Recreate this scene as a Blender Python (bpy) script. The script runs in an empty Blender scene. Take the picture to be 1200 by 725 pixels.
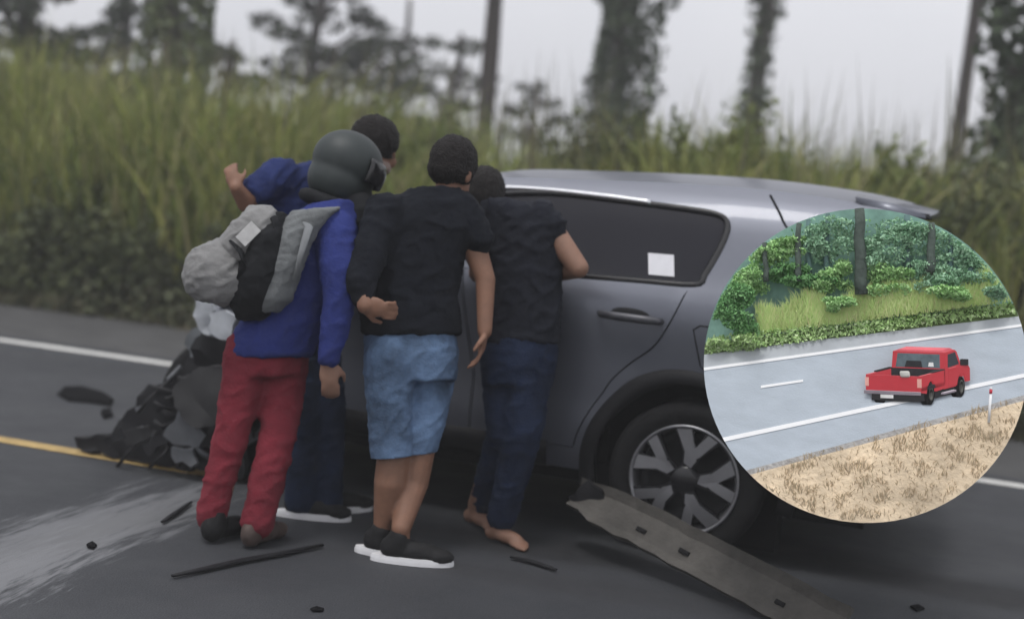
import bpy, bmesh, math, random
import numpy as np
from mathutils import Vector, Matrix, noise
from mathutils.geometry import delaunay_2d_cdt
rnd = random.Random(7)
S = bpy.context.scene
COL = S.collection
R = math.radians

# ------------------------------------------------------------------ camera
CAM_H = 1.55
F_PX = 1600.0
roll, pitch = R(5.5), math.atan(157 / F_PX * math.cos(R(5.5)))
f_ = Vector((0, math.cos(pitch), -math.sin(pitch)))
r0 = Vector((1, 0, 0)); u0 = Vector((0, math.sin(pitch), math.cos(pitch)))
cR = r0 * math.cos(roll) + u0 * math.sin(roll)
cU = r0 * -math.sin(roll) + u0 * math.cos(roll)
CAM = Vector((0, 0, CAM_H))
cd = bpy.data.cameras.new('camera'); cam = bpy.data.objects.new('camera', cd); COL.objects.link(cam)
cd.sensor_width = 36; cd.lens = 36 * F_PX / 1200
cam.matrix_world = Matrix(((cR.x, cU.x, -f_.x, 0), (cR.y, cU.y, -f_.y, 0), (cR.z, cU.z, -f_.z, CAM_H), (0, 0, 0, 1)))
cd.clip_start = 0.05; cd.clip_end = 3000
cd.dof.use_dof = True; cd.dof.focus_distance = 4.8; cd.dof.aperture_fstop = 1.05
S.camera = cam

def at(x, y, t):            # point at depth t (m along the view axis) on the line of sight of photo point x, y
    return CAM + (f_ + cR * ((x - 600) / F_PX) + cU * ((362.5 - y) / F_PX)) * t
def on_ground(x, y, z=0.0):
    d = f_ + cR * ((x - 600) / F_PX) + cU * ((362.5 - y) / F_PX)
    return CAM + d * ((z - CAM_H) / d.z)

# ------------------------------------------------------------------ light
SUN_EL, SUN_AZ = 70, 215     # degrees; azimuth clockwise from +Y (behind the camera)
w = bpy.data.worlds.new('World'); S.world = w; w.use_nodes = True
nt = w.node_tree; nt.nodes.clear()
def N(t, typ, **kw):
    n = t.nodes.new(typ)
    for k, v in kw.items(): setattr(n, k, v)
    return n
sky = N(nt, 'ShaderNodeTexSky'); sky.sky_type = 'NISHITA'; sky.sun_disc = False
sky.sun_elevation = R(SUN_EL); sky.sun_rotation = R(SUN_AZ); sky.dust_density = 6; sky.air_density = 1.2; sky.ozone_density = 1
hs = N(nt, 'ShaderNodeHueSaturation'); hs.inputs['Saturation'].default_value = .10
mx = N(nt, 'ShaderNodeMix', data_type='RGBA'); mx.inputs[0].default_value = .72
tc = N(nt, 'ShaderNodeTexCoord'); nz = N(nt, 'ShaderNodeTexNoise'); nz.inputs['Scale'].default_value = 2.2; nz.inputs['Detail'].default_value = 5
rp = N(nt, 'ShaderNodeValToRGB')
rp.color_ramp.elements[0].position = .3; rp.color_ramp.elements[0].color = (6.6, 6.7, 7.25, 1)
rp.color_ramp.elements[1].position = .75; rp.color_ramp.elements[1].color = (7.9, 7.9, 8.25, 1)
bg = N(nt, 'ShaderNodeBackground'); bg.inputs['Strength'].default_value = .114
wo = N(nt, 'ShaderNodeOutputWorld')
L = nt.links.new
L(sky.outputs[0], hs.inputs['Color']); L(tc.outputs['Generated'], nz.inputs['Vector']); L(nz.outputs[0], rp.inputs[0])
L(hs.outputs[0], mx.inputs[6]); L(rp.outputs[0], mx.inputs[7]); L(mx.outputs[2], bg.inputs[0]); L(bg.outputs[0], wo.inputs[0])
sd = bpy.data.lights.new('sun', 'SUN'); sun = bpy.data.objects.new('sun', sd); COL.objects.link(sun)
sd.energy = 1.0; sd.angle = R(14); sd.color = (1, .97, .93)
az, el = R(SUN_AZ), R(SUN_EL)
sv = Vector((math.sin(az) * math.cos(el), math.cos(az) * math.cos(el), math.sin(el)))
sun.rotation_euler = sv.to_track_quat('Z', 'Y').to_euler(); sun.location = sv * 60
S.view_settings.view_transform = 'Standard'; S.view_settings.look = 'None'
S.view_settings.exposure = 0.38; S.view_settings.gamma = 1

# ------------------------------------------------------------------ materials
MATS = {}
def mat(name, col, rough=.7, metal=0, var=.25, scale=8, bump=0, bscale=40, coat=0, island=None, stretch=None, spec=.5, trans=0):
    if name in MATS: return MATS[name]
    m = bpy.data.materials.new(name); m.use_nodes = True; t = m.node_tree; b = t.nodes['Principled BSDF']; l = t.links.new
    b.inputs['Roughness'].default_value = rough; b.inputs['Metallic'].default_value = metal
    b.inputs['Coat Weight'].default_value = coat; b.inputs['Specular IOR Level'].default_value = spec
    if trans: b.inputs['Subsurface Weight'].default_value = 0
    co = N(t, 'ShaderNodeTexCoord'); mp = N(t, 'ShaderNodeMapping')
    if stretch: mp.inputs['Scale'].default_value = stretch
    l(co.outputs['Object'], mp.inputs[0])
    if island:                                   # leaves and blades: a colour of its own for each
        g = N(t, 'ShaderNodeNewGeometry'); r = N(t, 'ShaderNodeValToRGB'); r.color_ramp.interpolation = 'LINEAR'
        els = r.color_ramp.elements
        while len(els) < len(island): els.new(.5)
        for i, c in enumerate(island): els[i].position = i / (len(island) - 1); els[i].color = (*c, 1)
        l(g.outputs['Random Per Island'], r.inputs[0]); l(r.outputs[0], b.inputs['Base Color'])
    else:
        n = N(t, 'ShaderNodeTexNoise'); n.inputs['Scale'].default_value = scale; n.inputs['Detail'].default_value = 8; n.inputs['Roughness'].default_value = .65
        l(mp.outputs[0], n.inputs['Vector'])
        r = N(t, 'ShaderNodeValToRGB'); r.color_ramp.elements[0].position = .28; r.color_ramp.elements[1].position = .72
        r.color_ramp.elements[0].color = (*[c * (1 - var) for c in col], 1); r.color_ramp.elements[1].color = (*[min(1, c * (1 + var)) for c in col], 1)
        l(n.outputs[0], r.inputs[0]); l(r.outputs[0], b.inputs['Base Color'])
    if bump:
        n2 = N(t, 'ShaderNodeTexNoise'); n2.inputs['Scale'].default_value = bscale; n2.inputs['Detail'].default_value = 6
        bp = N(t, 'ShaderNodeBump'); bp.inputs['Strength'].default_value = bump; bp.inputs['Distance'].default_value = .01
        l(mp.outputs[0], n2.inputs['Vector']); l(n2.outputs[0], bp.inputs['Height']); l(bp.outputs[0], b.inputs['Normal'])
    MATS[name] = m
    return m

# ------------------------------------------------------------------ object helpers
def tag(o, label=None, cat=None, group=None, kind=None):
    if label: o['label'] = label
    if cat: o['category'] = cat
    if group: o['group'] = group
    if kind: o['kind'] = kind
    return o
def empty(name, loc=(0, 0, 0)):
    o = bpy.data.objects.new(name, None); o.location = loc; o.empty_display_size = .1; COL.objects.link(o); return o
def link(name, me, m=None, parent=None, smooth=True):
    o = bpy.data.objects.new(name, me); COL.objects.link(o)
    if m is not None:
        for q in (m if isinstance(m, (list, tuple)) else [m]): me.materials.append(q)
    if smooth: me.polygons.foreach_set('use_smooth', [True] * len(me.polygons))
    if parent is not None:
        o.parent = parent
        def wm(q): return (wm(q.parent) @ q.matrix_parent_inverse if q.parent else Matrix()) @ Matrix.Translation(q.location)
        o.matrix_parent_inverse = wm(parent).inverted()
    return o
def pyd(name, vs, fs, m=None, parent=None, smooth=True):
    me = bpy.data.meshes.new(name); me.from_pydata([tuple(v) for v in vs], [], fs); me.update()
    return link(name, me, m, parent, smooth)
def bmo(name, bm, m=None, parent=None, smooth=True, recalc=True):
    if recalc: bmesh.ops.recalc_face_normals(bm, faces=bm.faces)
    me = bpy.data.meshes.new(name); bm.to_mesh(me); bm.free()
    return link(name, me, m, parent, smooth)
def basis(d, hint=Vector((0, 0, 1))):
    d = d.normalized()
    if abs(d.dot(hint)) > .97: hint = Vector((1, 0, 0))
    a = d.cross(hint).normalized(); b = a.cross(d).normalized()
    return a, b
def ring_loft(bm, rings, cap=True, closed=True):
    vr = [[bm.verts.new(p) for p in r] for r in rings]
    n = len(vr[0])
    for i in range(len(vr) - 1):
        for j in range(n if closed else n - 1):
            bm.faces.new((vr[i][j], vr[i][(j + 1) % n], vr[i + 1][(j + 1) % n], vr[i + 1][j]))
    if cap:
        bm.faces.new(list(reversed(vr[0]))); bm.faces.new(vr[-1])
    return vr
def tube(bm, pts, rad, n=8, flat=1.0, hint=Vector((0, 0, 1))):
    pts = [Vector(p) for p in pts]; rings = []
    rads = rad if isinstance(rad, (list, tuple)) else [rad] * len(pts)
    for i, p in enumerate(pts):
        d = pts[min(i + 1, len(pts) - 1)] - pts[max(i - 1, 0)]
        a, b = basis(d, hint)
        rings.append([p + (a * math.cos(k * 2 * math.pi / n) + b * math.sin(k * 2 * math.pi / n) * flat) * rads[i] for k in range(n)])
    ring_loft(bm, rings)
def box(bm, c, ax, ay, az):
    c, ax, ay, az = map(Vector, (c, ax, ay, az))
    v = [bm.verts.new(c + ax * i + ay * j + az * k) for k in (-1, 1) for j in (-1, 1) for i in (-1, 1)]
    for q in ((0, 2, 3, 1), (4, 5, 7, 6), (0, 1, 5, 4), (2, 6, 7, 3), (0, 4, 6, 2), (1, 3, 7, 5)): bm.faces.new([v[i] for i in q])
def capsule(bm, p0, a0, p1, a1, n=14, flat=1.0, hint=Vector((0, 0, 1))):
    p0, p1 = Vector(p0), Vector(p1); d = p1 - p0
    if d.length < 1e-6: d = Vector((0, 0, 1e-4))
    u = d.normalized(); a, b = basis(d, hint); rings = []
    for k in range(1, 6):
        t = k / 6 * math.pi / 2; rings.append((p0 - u * a0 * math.cos(t), a0 * math.sin(t)))
    rings.append((p0, a0))
    for k in (1, 2): rings.append((p0.lerp(p1, k / 3), a0 + (a1 - a0) * k / 3))
    rings.append((p1, a1))
    for k in range(5, 0, -1):
        t = k / 6 * math.pi / 2; rings.append((p1 + u * a1 * math.cos(t), a1 * math.sin(t)))
    ring_loft(bm, [[c + (a * math.cos(q * 2 * math.pi / n) + b * math.sin(q * 2 * math.pi / n) * flat) * rr for q in range(n)] for c, rr in rings])
def ellipsoid(bm, c, ax, ay, az, n=18, m=10):
    c, ax, ay, az = map(Vector, (c, ax, ay, az)); rings = []
    for i in range(1, m):
        t = math.pi * i / m
        rings.append([c - az * math.cos(t) + (ax * math.cos(k * 2 * math.pi / n) + ay * math.sin(k * 2 * math.pi / n)) * math.sin(t) for k in range(n)])
    ring_loft(bm, rings)
def limb(bm, pts, rads, flat=1.0):
    for i in range(len(pts) - 1): capsule(bm, pts[i], rads[i], pts[i + 1], rads[i + 1], flat=flat)
def ell_loft(bm, secs, n=20):        # secs: (centre, half-width vector, half-depth vector)
    ring_loft(bm, [[Vector(c) + Vector(a) * math.cos(k * 2 * math.pi / n) + Vector(b) * math.sin(k * 2 * math.pi / n) for k in range(n)] for c, a, b in secs])
DEP = []
def organic(name, bm, m, parent, vox=.01, smooth=6, wrinkle=0, wfreq=14, wdir=(1, 1, 1), cut=None):
    """overlapping closed shapes grown together into ONE continuous surface"""
    bmesh.ops.recalc_face_normals(bm, faces=bm.faces)
    me = bpy.data.meshes.new(name + '_raw'); bm.to_mesh(me); bm.free()
    o = bpy.data.objects.new(name + '_raw', me); COL.objects.link(o)
    q = o.modifiers.new('r', 'REMESH'); q.mode = 'VOXEL'; q.voxel_size = vox
    q = o.modifiers.new('s', 'SMOOTH'); q.factor = .5; q.iterations = smooth
    dg = bpy.context.evaluated_depsgraph_get(); dg.update()
    out = bpy.data.meshes.new_from_object(o.evaluated_get(dg)); out.name = name
    bpy.data.objects.remove(o); bpy.data.meshes.remove(me)
    if wrinkle:
        k = Vector(wdir) * wfreq
        for v in out.vertices:
            c = v.co; p = Vector((c.x * k.x, c.y * k.y, c.z * k.z))
            q = Vector((p.x + p.z * .55, p.y, p.z * 1.9 - p.x * .8))
            a = (1 - abs(noise.noise(q)) * 2) ** 3; b = (1 - abs(noise.noise(q * 2.1 + Vector((5, 1, 2)))) * 2) ** 3
            v.co = c + v.normal * (wrinkle * (.75 * a + .35 * b - .3 + .4 * noise.noise(p * .5)))
        out.update()
    if cut:
        b2 = bmesh.new(); b2.from_mesh(out); r_ = bmesh.ops.bisect_plane(b2, geom=b2.verts[:] + b2.edges[:] + b2.faces[:], plane_co=cut[0], plane_no=cut[1], clear_outer=True)
        bmesh.ops.holes_fill(b2, edges=[e for e in b2.edges if e.is_boundary]); b2.to_mesh(out); b2.free()
    return link(name, out, m, parent)
def leaf_mesh(name, P, size, m, parent=None, aspect=.5, up=0.0, seed=1, fold=True):
    """many leaf-sized faces; P: (n,3) centres"""
    g = np.random.default_rng(seed); n = len(P); P = np.asarray(P, float)
    sz = size * g.uniform(.55, 1.35, n)
    d = g.normal(size=(n, 3)); d[:, 2] -= up; d /= np.linalg.norm(d, axis=1)[:, None]
    e = np.cross(d, g.normal(size=(n, 3))); e /= np.linalg.norm(e, axis=1)[:, None]
    nn = np.cross(d, e)
    a = P - d * sz[:, None] * .5; b = P + d * sz[:, None] * .5
    s1 = P + e * (sz * aspect * .5)[:, None] + nn * (sz * .12)[:, None]; s2 = P - e * (sz * aspect * .5)[:, None] + nn * (sz * .12)[:, None]
    V = np.stack([a, s1, b, s2], 1).reshape(-1, 3)
    me = bpy.data.meshes.new(name); me.vertices.add(4 * n); me.vertices.foreach_set('co', V.ravel())
    me.loops.add(4 * n); me.loops.foreach_set('vertex_index', np.arange(4 * n)); me.polygons.add(n)
    me.polygons.foreach_set('loop_start', np.arange(0, 4 * n, 4)); me.polygons.foreach_set('loop_total', np.full(n, 4)); me.update(calc_edges=True)
    return link(name, me, m, parent, smooth=False)

# ------------------------------------------------------------------ road frame: u along the road (to the right), v across it (away)
RD = R(15)
ru = Vector((math.cos(RD), -math.sin(RD), 0)); rv = Vector((math.sin(RD), math.cos(RD), 0))
def rp_(u, v, z=0): return ru * u + rv * v + Vector((0, 0, z))

def asphalt():
    m = bpy.data.materials.new('asphalt'); m.use_nodes = True; t = m.node_tree; b = t.nodes['Principled BSDF']; l = t.links.new
    co = N(t, 'ShaderNodeTexCoord')
    def noise_(sc, det=6, rough=.6, vec=None):
        n = N(t, 'ShaderNodeTexNoise'); n.inputs['Scale'].default_value = sc; n.inputs['Detail'].default_value = det; n.inputs['Roughness'].default_value = rough
        l(vec or co.outputs['Object'], n.inputs['Vector']); return n.outputs[0]
    def ramp(src, p0, c0, p1, c1):
        r = N(t, 'ShaderNodeValToRGB'); e = r.color_ramp.elements; e[0].position = p0; e[1].position = p1; e[0].color = (*c0, 1); e[1].color = (*c1, 1)
        l(src, r.inputs[0]); return r.outputs[0]
    def mix(f, a, bb, typ='MIX'):
        n = N(t, 'ShaderNodeMix', data_type='RGBA', blend_type=typ)
        if isinstance(f, float): n.inputs[0].default_value = f
        else: l(f, n.inputs[0])
        for i, q in ((6, a), (7, bb)):
            if isinstance(q, tuple): n.inputs[i].default_value = (*q, 1)
            else: l(q, n.inputs[i])
        return n.outputs[2]
    base = ramp(noise_(.9, 6), .3, (.029, .031, .036), .7, (.045, .047, .053))
    grain = ramp(noise_(160, 3, .8), .3, (.38, .38, .38), .72, (1.8, 1.8, 1.8))
    c = mix(1.0, base, grain, 'MULTIPLY')
    # pale smear of spilled fluid and dust in front of the car, and dark patches: distorted ellipses
    def blob(cx, cy, ang, lx, ly, distort=.5, sc=3, soft=(.0, .5)):
        mp = N(t, 'ShaderNodeMapping', vector_type='TEXTURE'); mp.inputs['Location'].default_value = (cx, cy, 0); mp.inputs['Rotation'].default_value = (0, 0, ang); mp.inputs['Scale'].default_value = (lx, ly, 1)
        l(co.outputs['Object'], mp.inputs[0])
        ln = N(t, 'ShaderNodeVectorMath', operation='LENGTH'); l(mp.outputs[0], ln.inputs[0])
        mp2 = N(t, 'ShaderNodeMapping'); mp2.inputs['Scale'].default_value = (.8, 1.7, 1); l(mp.outputs[0], mp2.inputs[0]); n = noise_(sc * .55, 9, .70, mp2.outputs[0])
        a = N(t, 'ShaderNodeMath', operation='MULTIPLY_ADD'); l(n, a.inputs[0]); a.inputs[1].default_value = -distort * 2; 
        l(ln.outputs['Value'], a.inputs[2])
        mr = N(t, 'ShaderNodeMapRange', interpolation_type='SMOOTHSTEP'); l(a.outputs[0], mr.inputs[0])
        mr.inputs[1].default_value = .30 - distort; mr.inputs[2].default_value = .95 - distort; mr.inputs[3].default_value = 1; mr.inputs[4].default_value = 0
        return mr.outputs[0]
    for (px, py, ang, lx, ly, col, amt, ds, sc) in STAINS_PATCHES:
        p = on_ground(px, py)
        k = blob(p.x, p.y, ang, lx, ly, ds, sc)
        mm = N(t, 'ShaderNodeMath', operation='MULTIPLY'); l(k, mm.inputs[0]); mm.inputs[1].default_value = amt
        c = mix(mm.outputs[0], c, col)
    l(c, b.inputs['Base Color'])
    l(ramp(noise_(2.2), .35, (.62,) * 3, .7, (.85,) * 3), b.inputs['Roughness'])
    b.inputs['Specular IOR Level'].default_value = .35
    bp = N(t, 'ShaderNodeBump'); bp.inputs['Strength'].default_value = .5; bp.inputs['Distance'].default_value = .006
    l(noise_(120, 4, .7), bp.inputs['Height']); l(bp.outputs[0], b.inputs['Normal'])
    return m
# photo point, angle, half-lengths (m), colour, amount, raggedness, scale: stains and dark patches mixed into the asphalt colour
STAINS_PATCHES = [
    (75, 628, R(74), 1.25, .34, (.15, .154, .165), .9, 1.6, 4.5),
    (20, 668, R(80), .9, .22, (.17, .174, .185), .9, 1.7, 6.0),
    (150, 612, R(66), .8, .2, (.13, .133, .14), .8, 1.7, 6.0),
    (270, 560, R(5), .55, .16, (.016, .015, .013), .75, .5, 4.0),
    (620, 640, R(-8), 1.2, .30, (.018, .018, .02), .65, .5, 2.5),
    (1120, 690, R(-15), 1.5, .30, (.016, .016, .019), .85, .25, 2.0),
    (900, 640, R(-15), .9, .35, (.012, .012, .014), .8, .3, 2.0),
    (80, 410, R(-12), .14, .05, (.02, .02, .02), .7, .5, 6.0),
    (15, 387, R(-12), .22, .06, (.02, .02, .02), .7, .5, 6.0),
    (700, 690, R(-10), 1.6, .2, (.03, .03, .033), .5, .6, 2.0),
]
def sheet(name, u_0, u_1, v_0, v_1, z, m, nu=1, label=None):
    vs = [rp_(u_0 + (u_1 - u_0) * i / nu, v, z) for i in range(nu + 1) for v in (v_0, v_1)]
    fs = [(2 * i, 2 * i + 2, 2 * i + 3, 2 * i + 1) for i in range(nu)]
    o = pyd(name, vs, fs, m, smooth=False); o['kind'] = 'structure'; return o
SOIL = mat('soil', (.085, .075, .05), .95, var=.5, scale=1.5, bump=.6, bscale=12)
g = pyd('ground', [(-600, -300, -.06), (600, -300, -.06), (600, 900, -.06), (-600, 900, -.06)], [(0, 1, 2, 3)], SOIL, smooth=False); g['kind'] = 'structure'
ASPH = asphalt()
sheet('road', -60, 60, 1.6, 8.85, 0, ASPH)
SHO = mat('shoulder_asphalt', (.055, .055, .056), .85, var=.3, scale=2.5, bump=.5, bscale=90)
sheet('road_shoulder', -60, 60, 8.85, 10.45, -.004, SHO)
WHITE = mat('road_paint_white', (.62, .62, .60), .6, var=.18, scale=14, bump=.2, bscale=90)
YELLOW = mat('road_paint_yellow', (.40, .28, .11), .7, var=.3, scale=12, bump=.2, bscale=90)
def line(name, v_0, v_1, m, u_0=-60, u_1=60, z=.004):
    rr = random.Random(name); vs = []; n = int((u_1 - u_0) / .25)
    for i in range(n + 1):
        u = u_0 + (u_1 - u_0) * i / n
        vs += [rp_(u, v_0 + rr.uniform(-.006, .006), z), rp_(u, v_1 + rr.uniform(-.006, .006), z)]
    o = pyd(name, vs, [(2 * i, 2 * i + 2, 2 * i + 3, 2 * i + 1) for i in range(n)], m, smooth=False); o['kind'] = 'structure'
line('white_edge_line', 8.53, 8.65, WHITE)
line('yellow_centre_line', 5.77, 5.88, YELLOW, -60, -2.95)
line('white_edge_line', 2.4, 2.52, WHITE)
# verge: a low uneven strip of earth the tall grass grows from
vs = []; nu, nv = 160, 10
for i in range(nu + 1):
    for j in range(nv + 1):
        u = -30 + 60 * i / nu; v = 10.3 + 8 * (j / nv) ** 1.3
        vs.append(rp_(u, v + .12 * noise.noise(Vector((u * 1.5, 0, 3))), -.02 + .09 * min(1, j / 2) + .06 * noise.noise(Vector((u, v, 0)))))
pyd('verge', vs, [(i * (nv + 1) + j, (i + 1) * (nv + 1) + j, (i + 1) * (nv + 1) + j + 1, i * (nv + 1) + j + 1) for i in range(nu) for j in range(nv)], SOIL)['kind'] = 'structure'

BARK2 = mat('dark_bark', (.045, .036, .034), .9, var=.4, scale=9, bump=.8, bscale=20, stretch=(1, 1, .25))
def crown_pts(c, r, n, g, squash=.6):
    d = g.normal(size=(n, 3)); d /= np.linalg.norm(d, axis=1)[:, None]
    rr = g.uniform(.25, 1, n) ** .5
    return np.array(c) + d * rr[:, None] * np.array([r, r, r * squash])
# ------------------------------------------------------------------ tall roadside grass
def blades(name, U, V, H, Wd, m, seed, lean=.25, segs=4, z0=0.0):
    g = np.random.default_rng(seed); n = len(U)
    bx = ru.x * U + rv.x * V; by = ru.y * U + rv.y * V
    th = g.uniform(0, 2 * math.pi, n); ln = H * lean * g.uniform(.1, 1.7, n); fa = g.uniform(0, math.pi, n)
    rows = []
    for k in range(segs + 1):
        t = k / segs
        cx = bx + np.cos(th) * ln * t ** 2; cy = by + np.sin(th) * ln * t ** 2; cz = z0 + H * (t - .14 * lean * 2 * t ** 3)
        hw = Wd * (1 - t) ** .6 * (.6 + .6 * min(1, t * 3)) * .5
        rows.append(np.stack([np.stack([cx - np.cos(fa) * hw, cy - np.sin(fa) * hw, cz], 1), np.stack([cx + np.cos(fa) * hw, cy + np.sin(fa) * hw, cz], 1)], 1))
    V3 = np.stack(rows, 1).reshape(-1, 3)             # n, segs+1, 2
    i0 = (np.arange(n) * (segs + 1) * 2)[:, None] + (np.arange(segs) * 2)[None, :]
    F = np.stack([i0, i0 + 1, i0 + 3, i0 + 2], 2).reshape(-1)
    me = bpy.data.meshes.new(name); me.vertices.add(len(V3)); me.vertices.foreach_set('co', V3.ravel())
    nf = n * segs; me.loops.add(4 * nf); me.loops.foreach_set('vertex_index', F); me.polygons.add(nf)
    me.polygons.foreach_set('loop_start', np.arange(0, 4 * nf, 4)); me.polygons.foreach_set('loop_total', np.full(nf, 4)); me.update(calc_edges=True)
    o = link(name, me, m, smooth=True); o['kind'] = 'stuff'; return o
G = np.random.default_rng(11)
def patchy(U, V, f, s):
    return np.array([noise.noise(Vector((u * f, v * f, s))) for u, v in zip(U, V)])
n = 26000
U = G.uniform(-11, 6.5, n); V = 11.0 + 4.5 * G.uniform(0, 1, n) ** 1.2
pt = patchy(U, V, .38, 1.0); p2 = patchy(U, V, 1.3, 6.0); H = np.clip(1.80 + .22 * np.clip((-U - 2) / 6, 0, 1) + .28 * np.clip(U / 2, 0, 1) + .95 * pt + .55 * p2 + .10 * (V - 11) + G.normal(0, .22, n), .5, 3.4)
GRASS = mat('tall_grass', (0, 0, 0), .8, island=[(.10, .13, .04), (.22, .26, .06), (.36, .36, .11), (.15, .21, .05), (.40, .36, .18), (.11, .15, .045)], spec=.2)
blades('tall_grass', U, V, H, G.uniform(.014, .042, n), GRASS, 3, lean=.34)
# leafy plants growing among the grass
SHRUB = mat('shrub_leaf', (0, 0, 0), .75, island=[(.09, .12, .04), (.15, .19, .06), (.22, .25, .09), (.12, .15, .05)], spec=.25)
SHRUB_D = mat('dark_shrub_leaf', (0, 0, 0), .75, island=[(.05, .062, .03), (.08, .095, .042), (.115, .125, .06)], spec=.25)
for k, (px_, v_, r_, z_, m_, lab) in enumerate(((20, 11.6, .75, 1.1, SHRUB, 'leafy green shrub at the far left of the grass'), (118, 11.2, .6, .8, SHRUB_D, 'dark leafy shrub low in the grass at the left'), (205, 11.8, .8, 1.3, SHRUB, 'tall green shrub below the pale creeper trunk'),
        (300, 11.3, .5, .9, SHRUB_D, 'dark shrub beside the raised hand of the bent man'), (470, 12.2, .6, 1.6, SHRUB, 'green shrub in the grass above the heads'), (690, 12.4, .6, 1.5, SHRUB_D, 'dark shrub in the grass at the foot of the broad creeper column'),
        (800, 12.6, .6, 1.65, SHRUB, 'light shrub in the grass above the rear window'), (930, 12.6, .45, 1.5, SHRUB, 'green shrub in the grass above the hatch gap of the car'), (1050, 12.4, .5, 1.5, SHRUB, 'green shrub in the grass above the car spoiler'), (1130, 11.9, .7, 1.4, SHRUB_D, 'dark shrub right of the car above the round picture'), (1180, 11.6, .7, 1.2, SHRUB_D, 'dark shrub at the right edge of the photo'), (60, 10.9, .5, .45, SHRUB_D, 'low dark weed bush at the road shoulder on the left'), (165, 10.9, .45, .4, SHRUB_D, 'low dark weed bush left of the grey backpack'))):
    d_ = f_ + cR * ((px_ - 600) / F_PX); d_.z = 0; tt_ = v_ / d_.dot(rv); c_ = d_ * tt_; P_ = []
    gk = np.random.default_rng(200 + k); root = empty('shrub', (c_.x, c_.y, 0)); tag(root, lab, 'shrub', 'shrubs in the roadside grass'); bm = bmesh.new()
    for q in range(9):
        o_ = Vector((gk.uniform(-1, 1) * r_ * .8, gk.uniform(-1, 1) * r_ * .6, z_ + gk.uniform(-.8, .55) * r_)); e_ = c_ + o_; e_.z = max(.15, e_.z)
        tube(bm, [c_, c_.lerp(e_, .5) + Vector((0, 0, .1)), e_], [.018, .012, .006], 5); P_.append(crown_pts(np.array(e_), r_ * .42, 260, gk, .8))
        for w_ in range(3):
            P_.append(np.array(e_) + np.outer(np.linspace(0, 1, 26), np.array([gk.normal() * .22, gk.normal() * .2, r_ * .75])) + gk.normal(size=(26, 3)) * .035)
    bmo('stems', bm, BARK2, root); P_ = np.concatenate(P_); P_[:, 2] = np.maximum(P_[:, 2], .05)
    leaf_mesh('leaves', P_, .095, m_, root, aspect=.42, up=-.3, seed=300 + k)
n = 900
U = G.uniform(-10, 6.5, n); V = G.uniform(11.3, 14.5, n)
STALK = mat('cane_stalk', (0, 0, 0), .8, island=[(.10, .10, .05), (.15, .13, .08), (.07, .08, .04)])
blades('cane_stalks', U, V, G.uniform(1.9, 2.9, n) + .35 * (U > .5), G.uniform(.018, .05, n), STALK, 5, lean=.1)
# low weeds and creepers at the foot of the grass
n = 24000
U = G.uniform(-11, 6.5, n); V = 10.35 + 1.5 * G.uniform(0, 1, n) ** 1.1
hh = np.clip(.12 + .75 * (V - 10.35) + .55 * patchy(U, V, .8, 4.0), .06, 1.6)
P = np.stack([ru.x * U + rv.x * V, ru.y * U + rv.y * V, hh * G.uniform(0, 1, n) ** .8], 1)
WEED = mat('weed_leaf', (0, 0, 0), .8, island=[(.034, .042, .02), (.055, .065, .03), (.08, .088, .04), (.045, .05, .026), (.10, .09, .052)])
leaf_mesh('weeds', P, .11, WEED, seed=5, aspect=.55)['kind'] = 'stuff'
n = 5000
U = G.uniform(-11, 6.5, n); V = 10.3 + .35 * G.uniform(0, 1, n)
DRY = mat('dry_grass', (0, 0, 0), .85, island=[(.09, .08, .045), (.06, .06, .03), (.13, .11, .06)])
blades('dry_grass', U, V, G.uniform(.05, .22, n), G.uniform(.006, .014, n), DRY, 6, lean=.6, segs=2)

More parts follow.
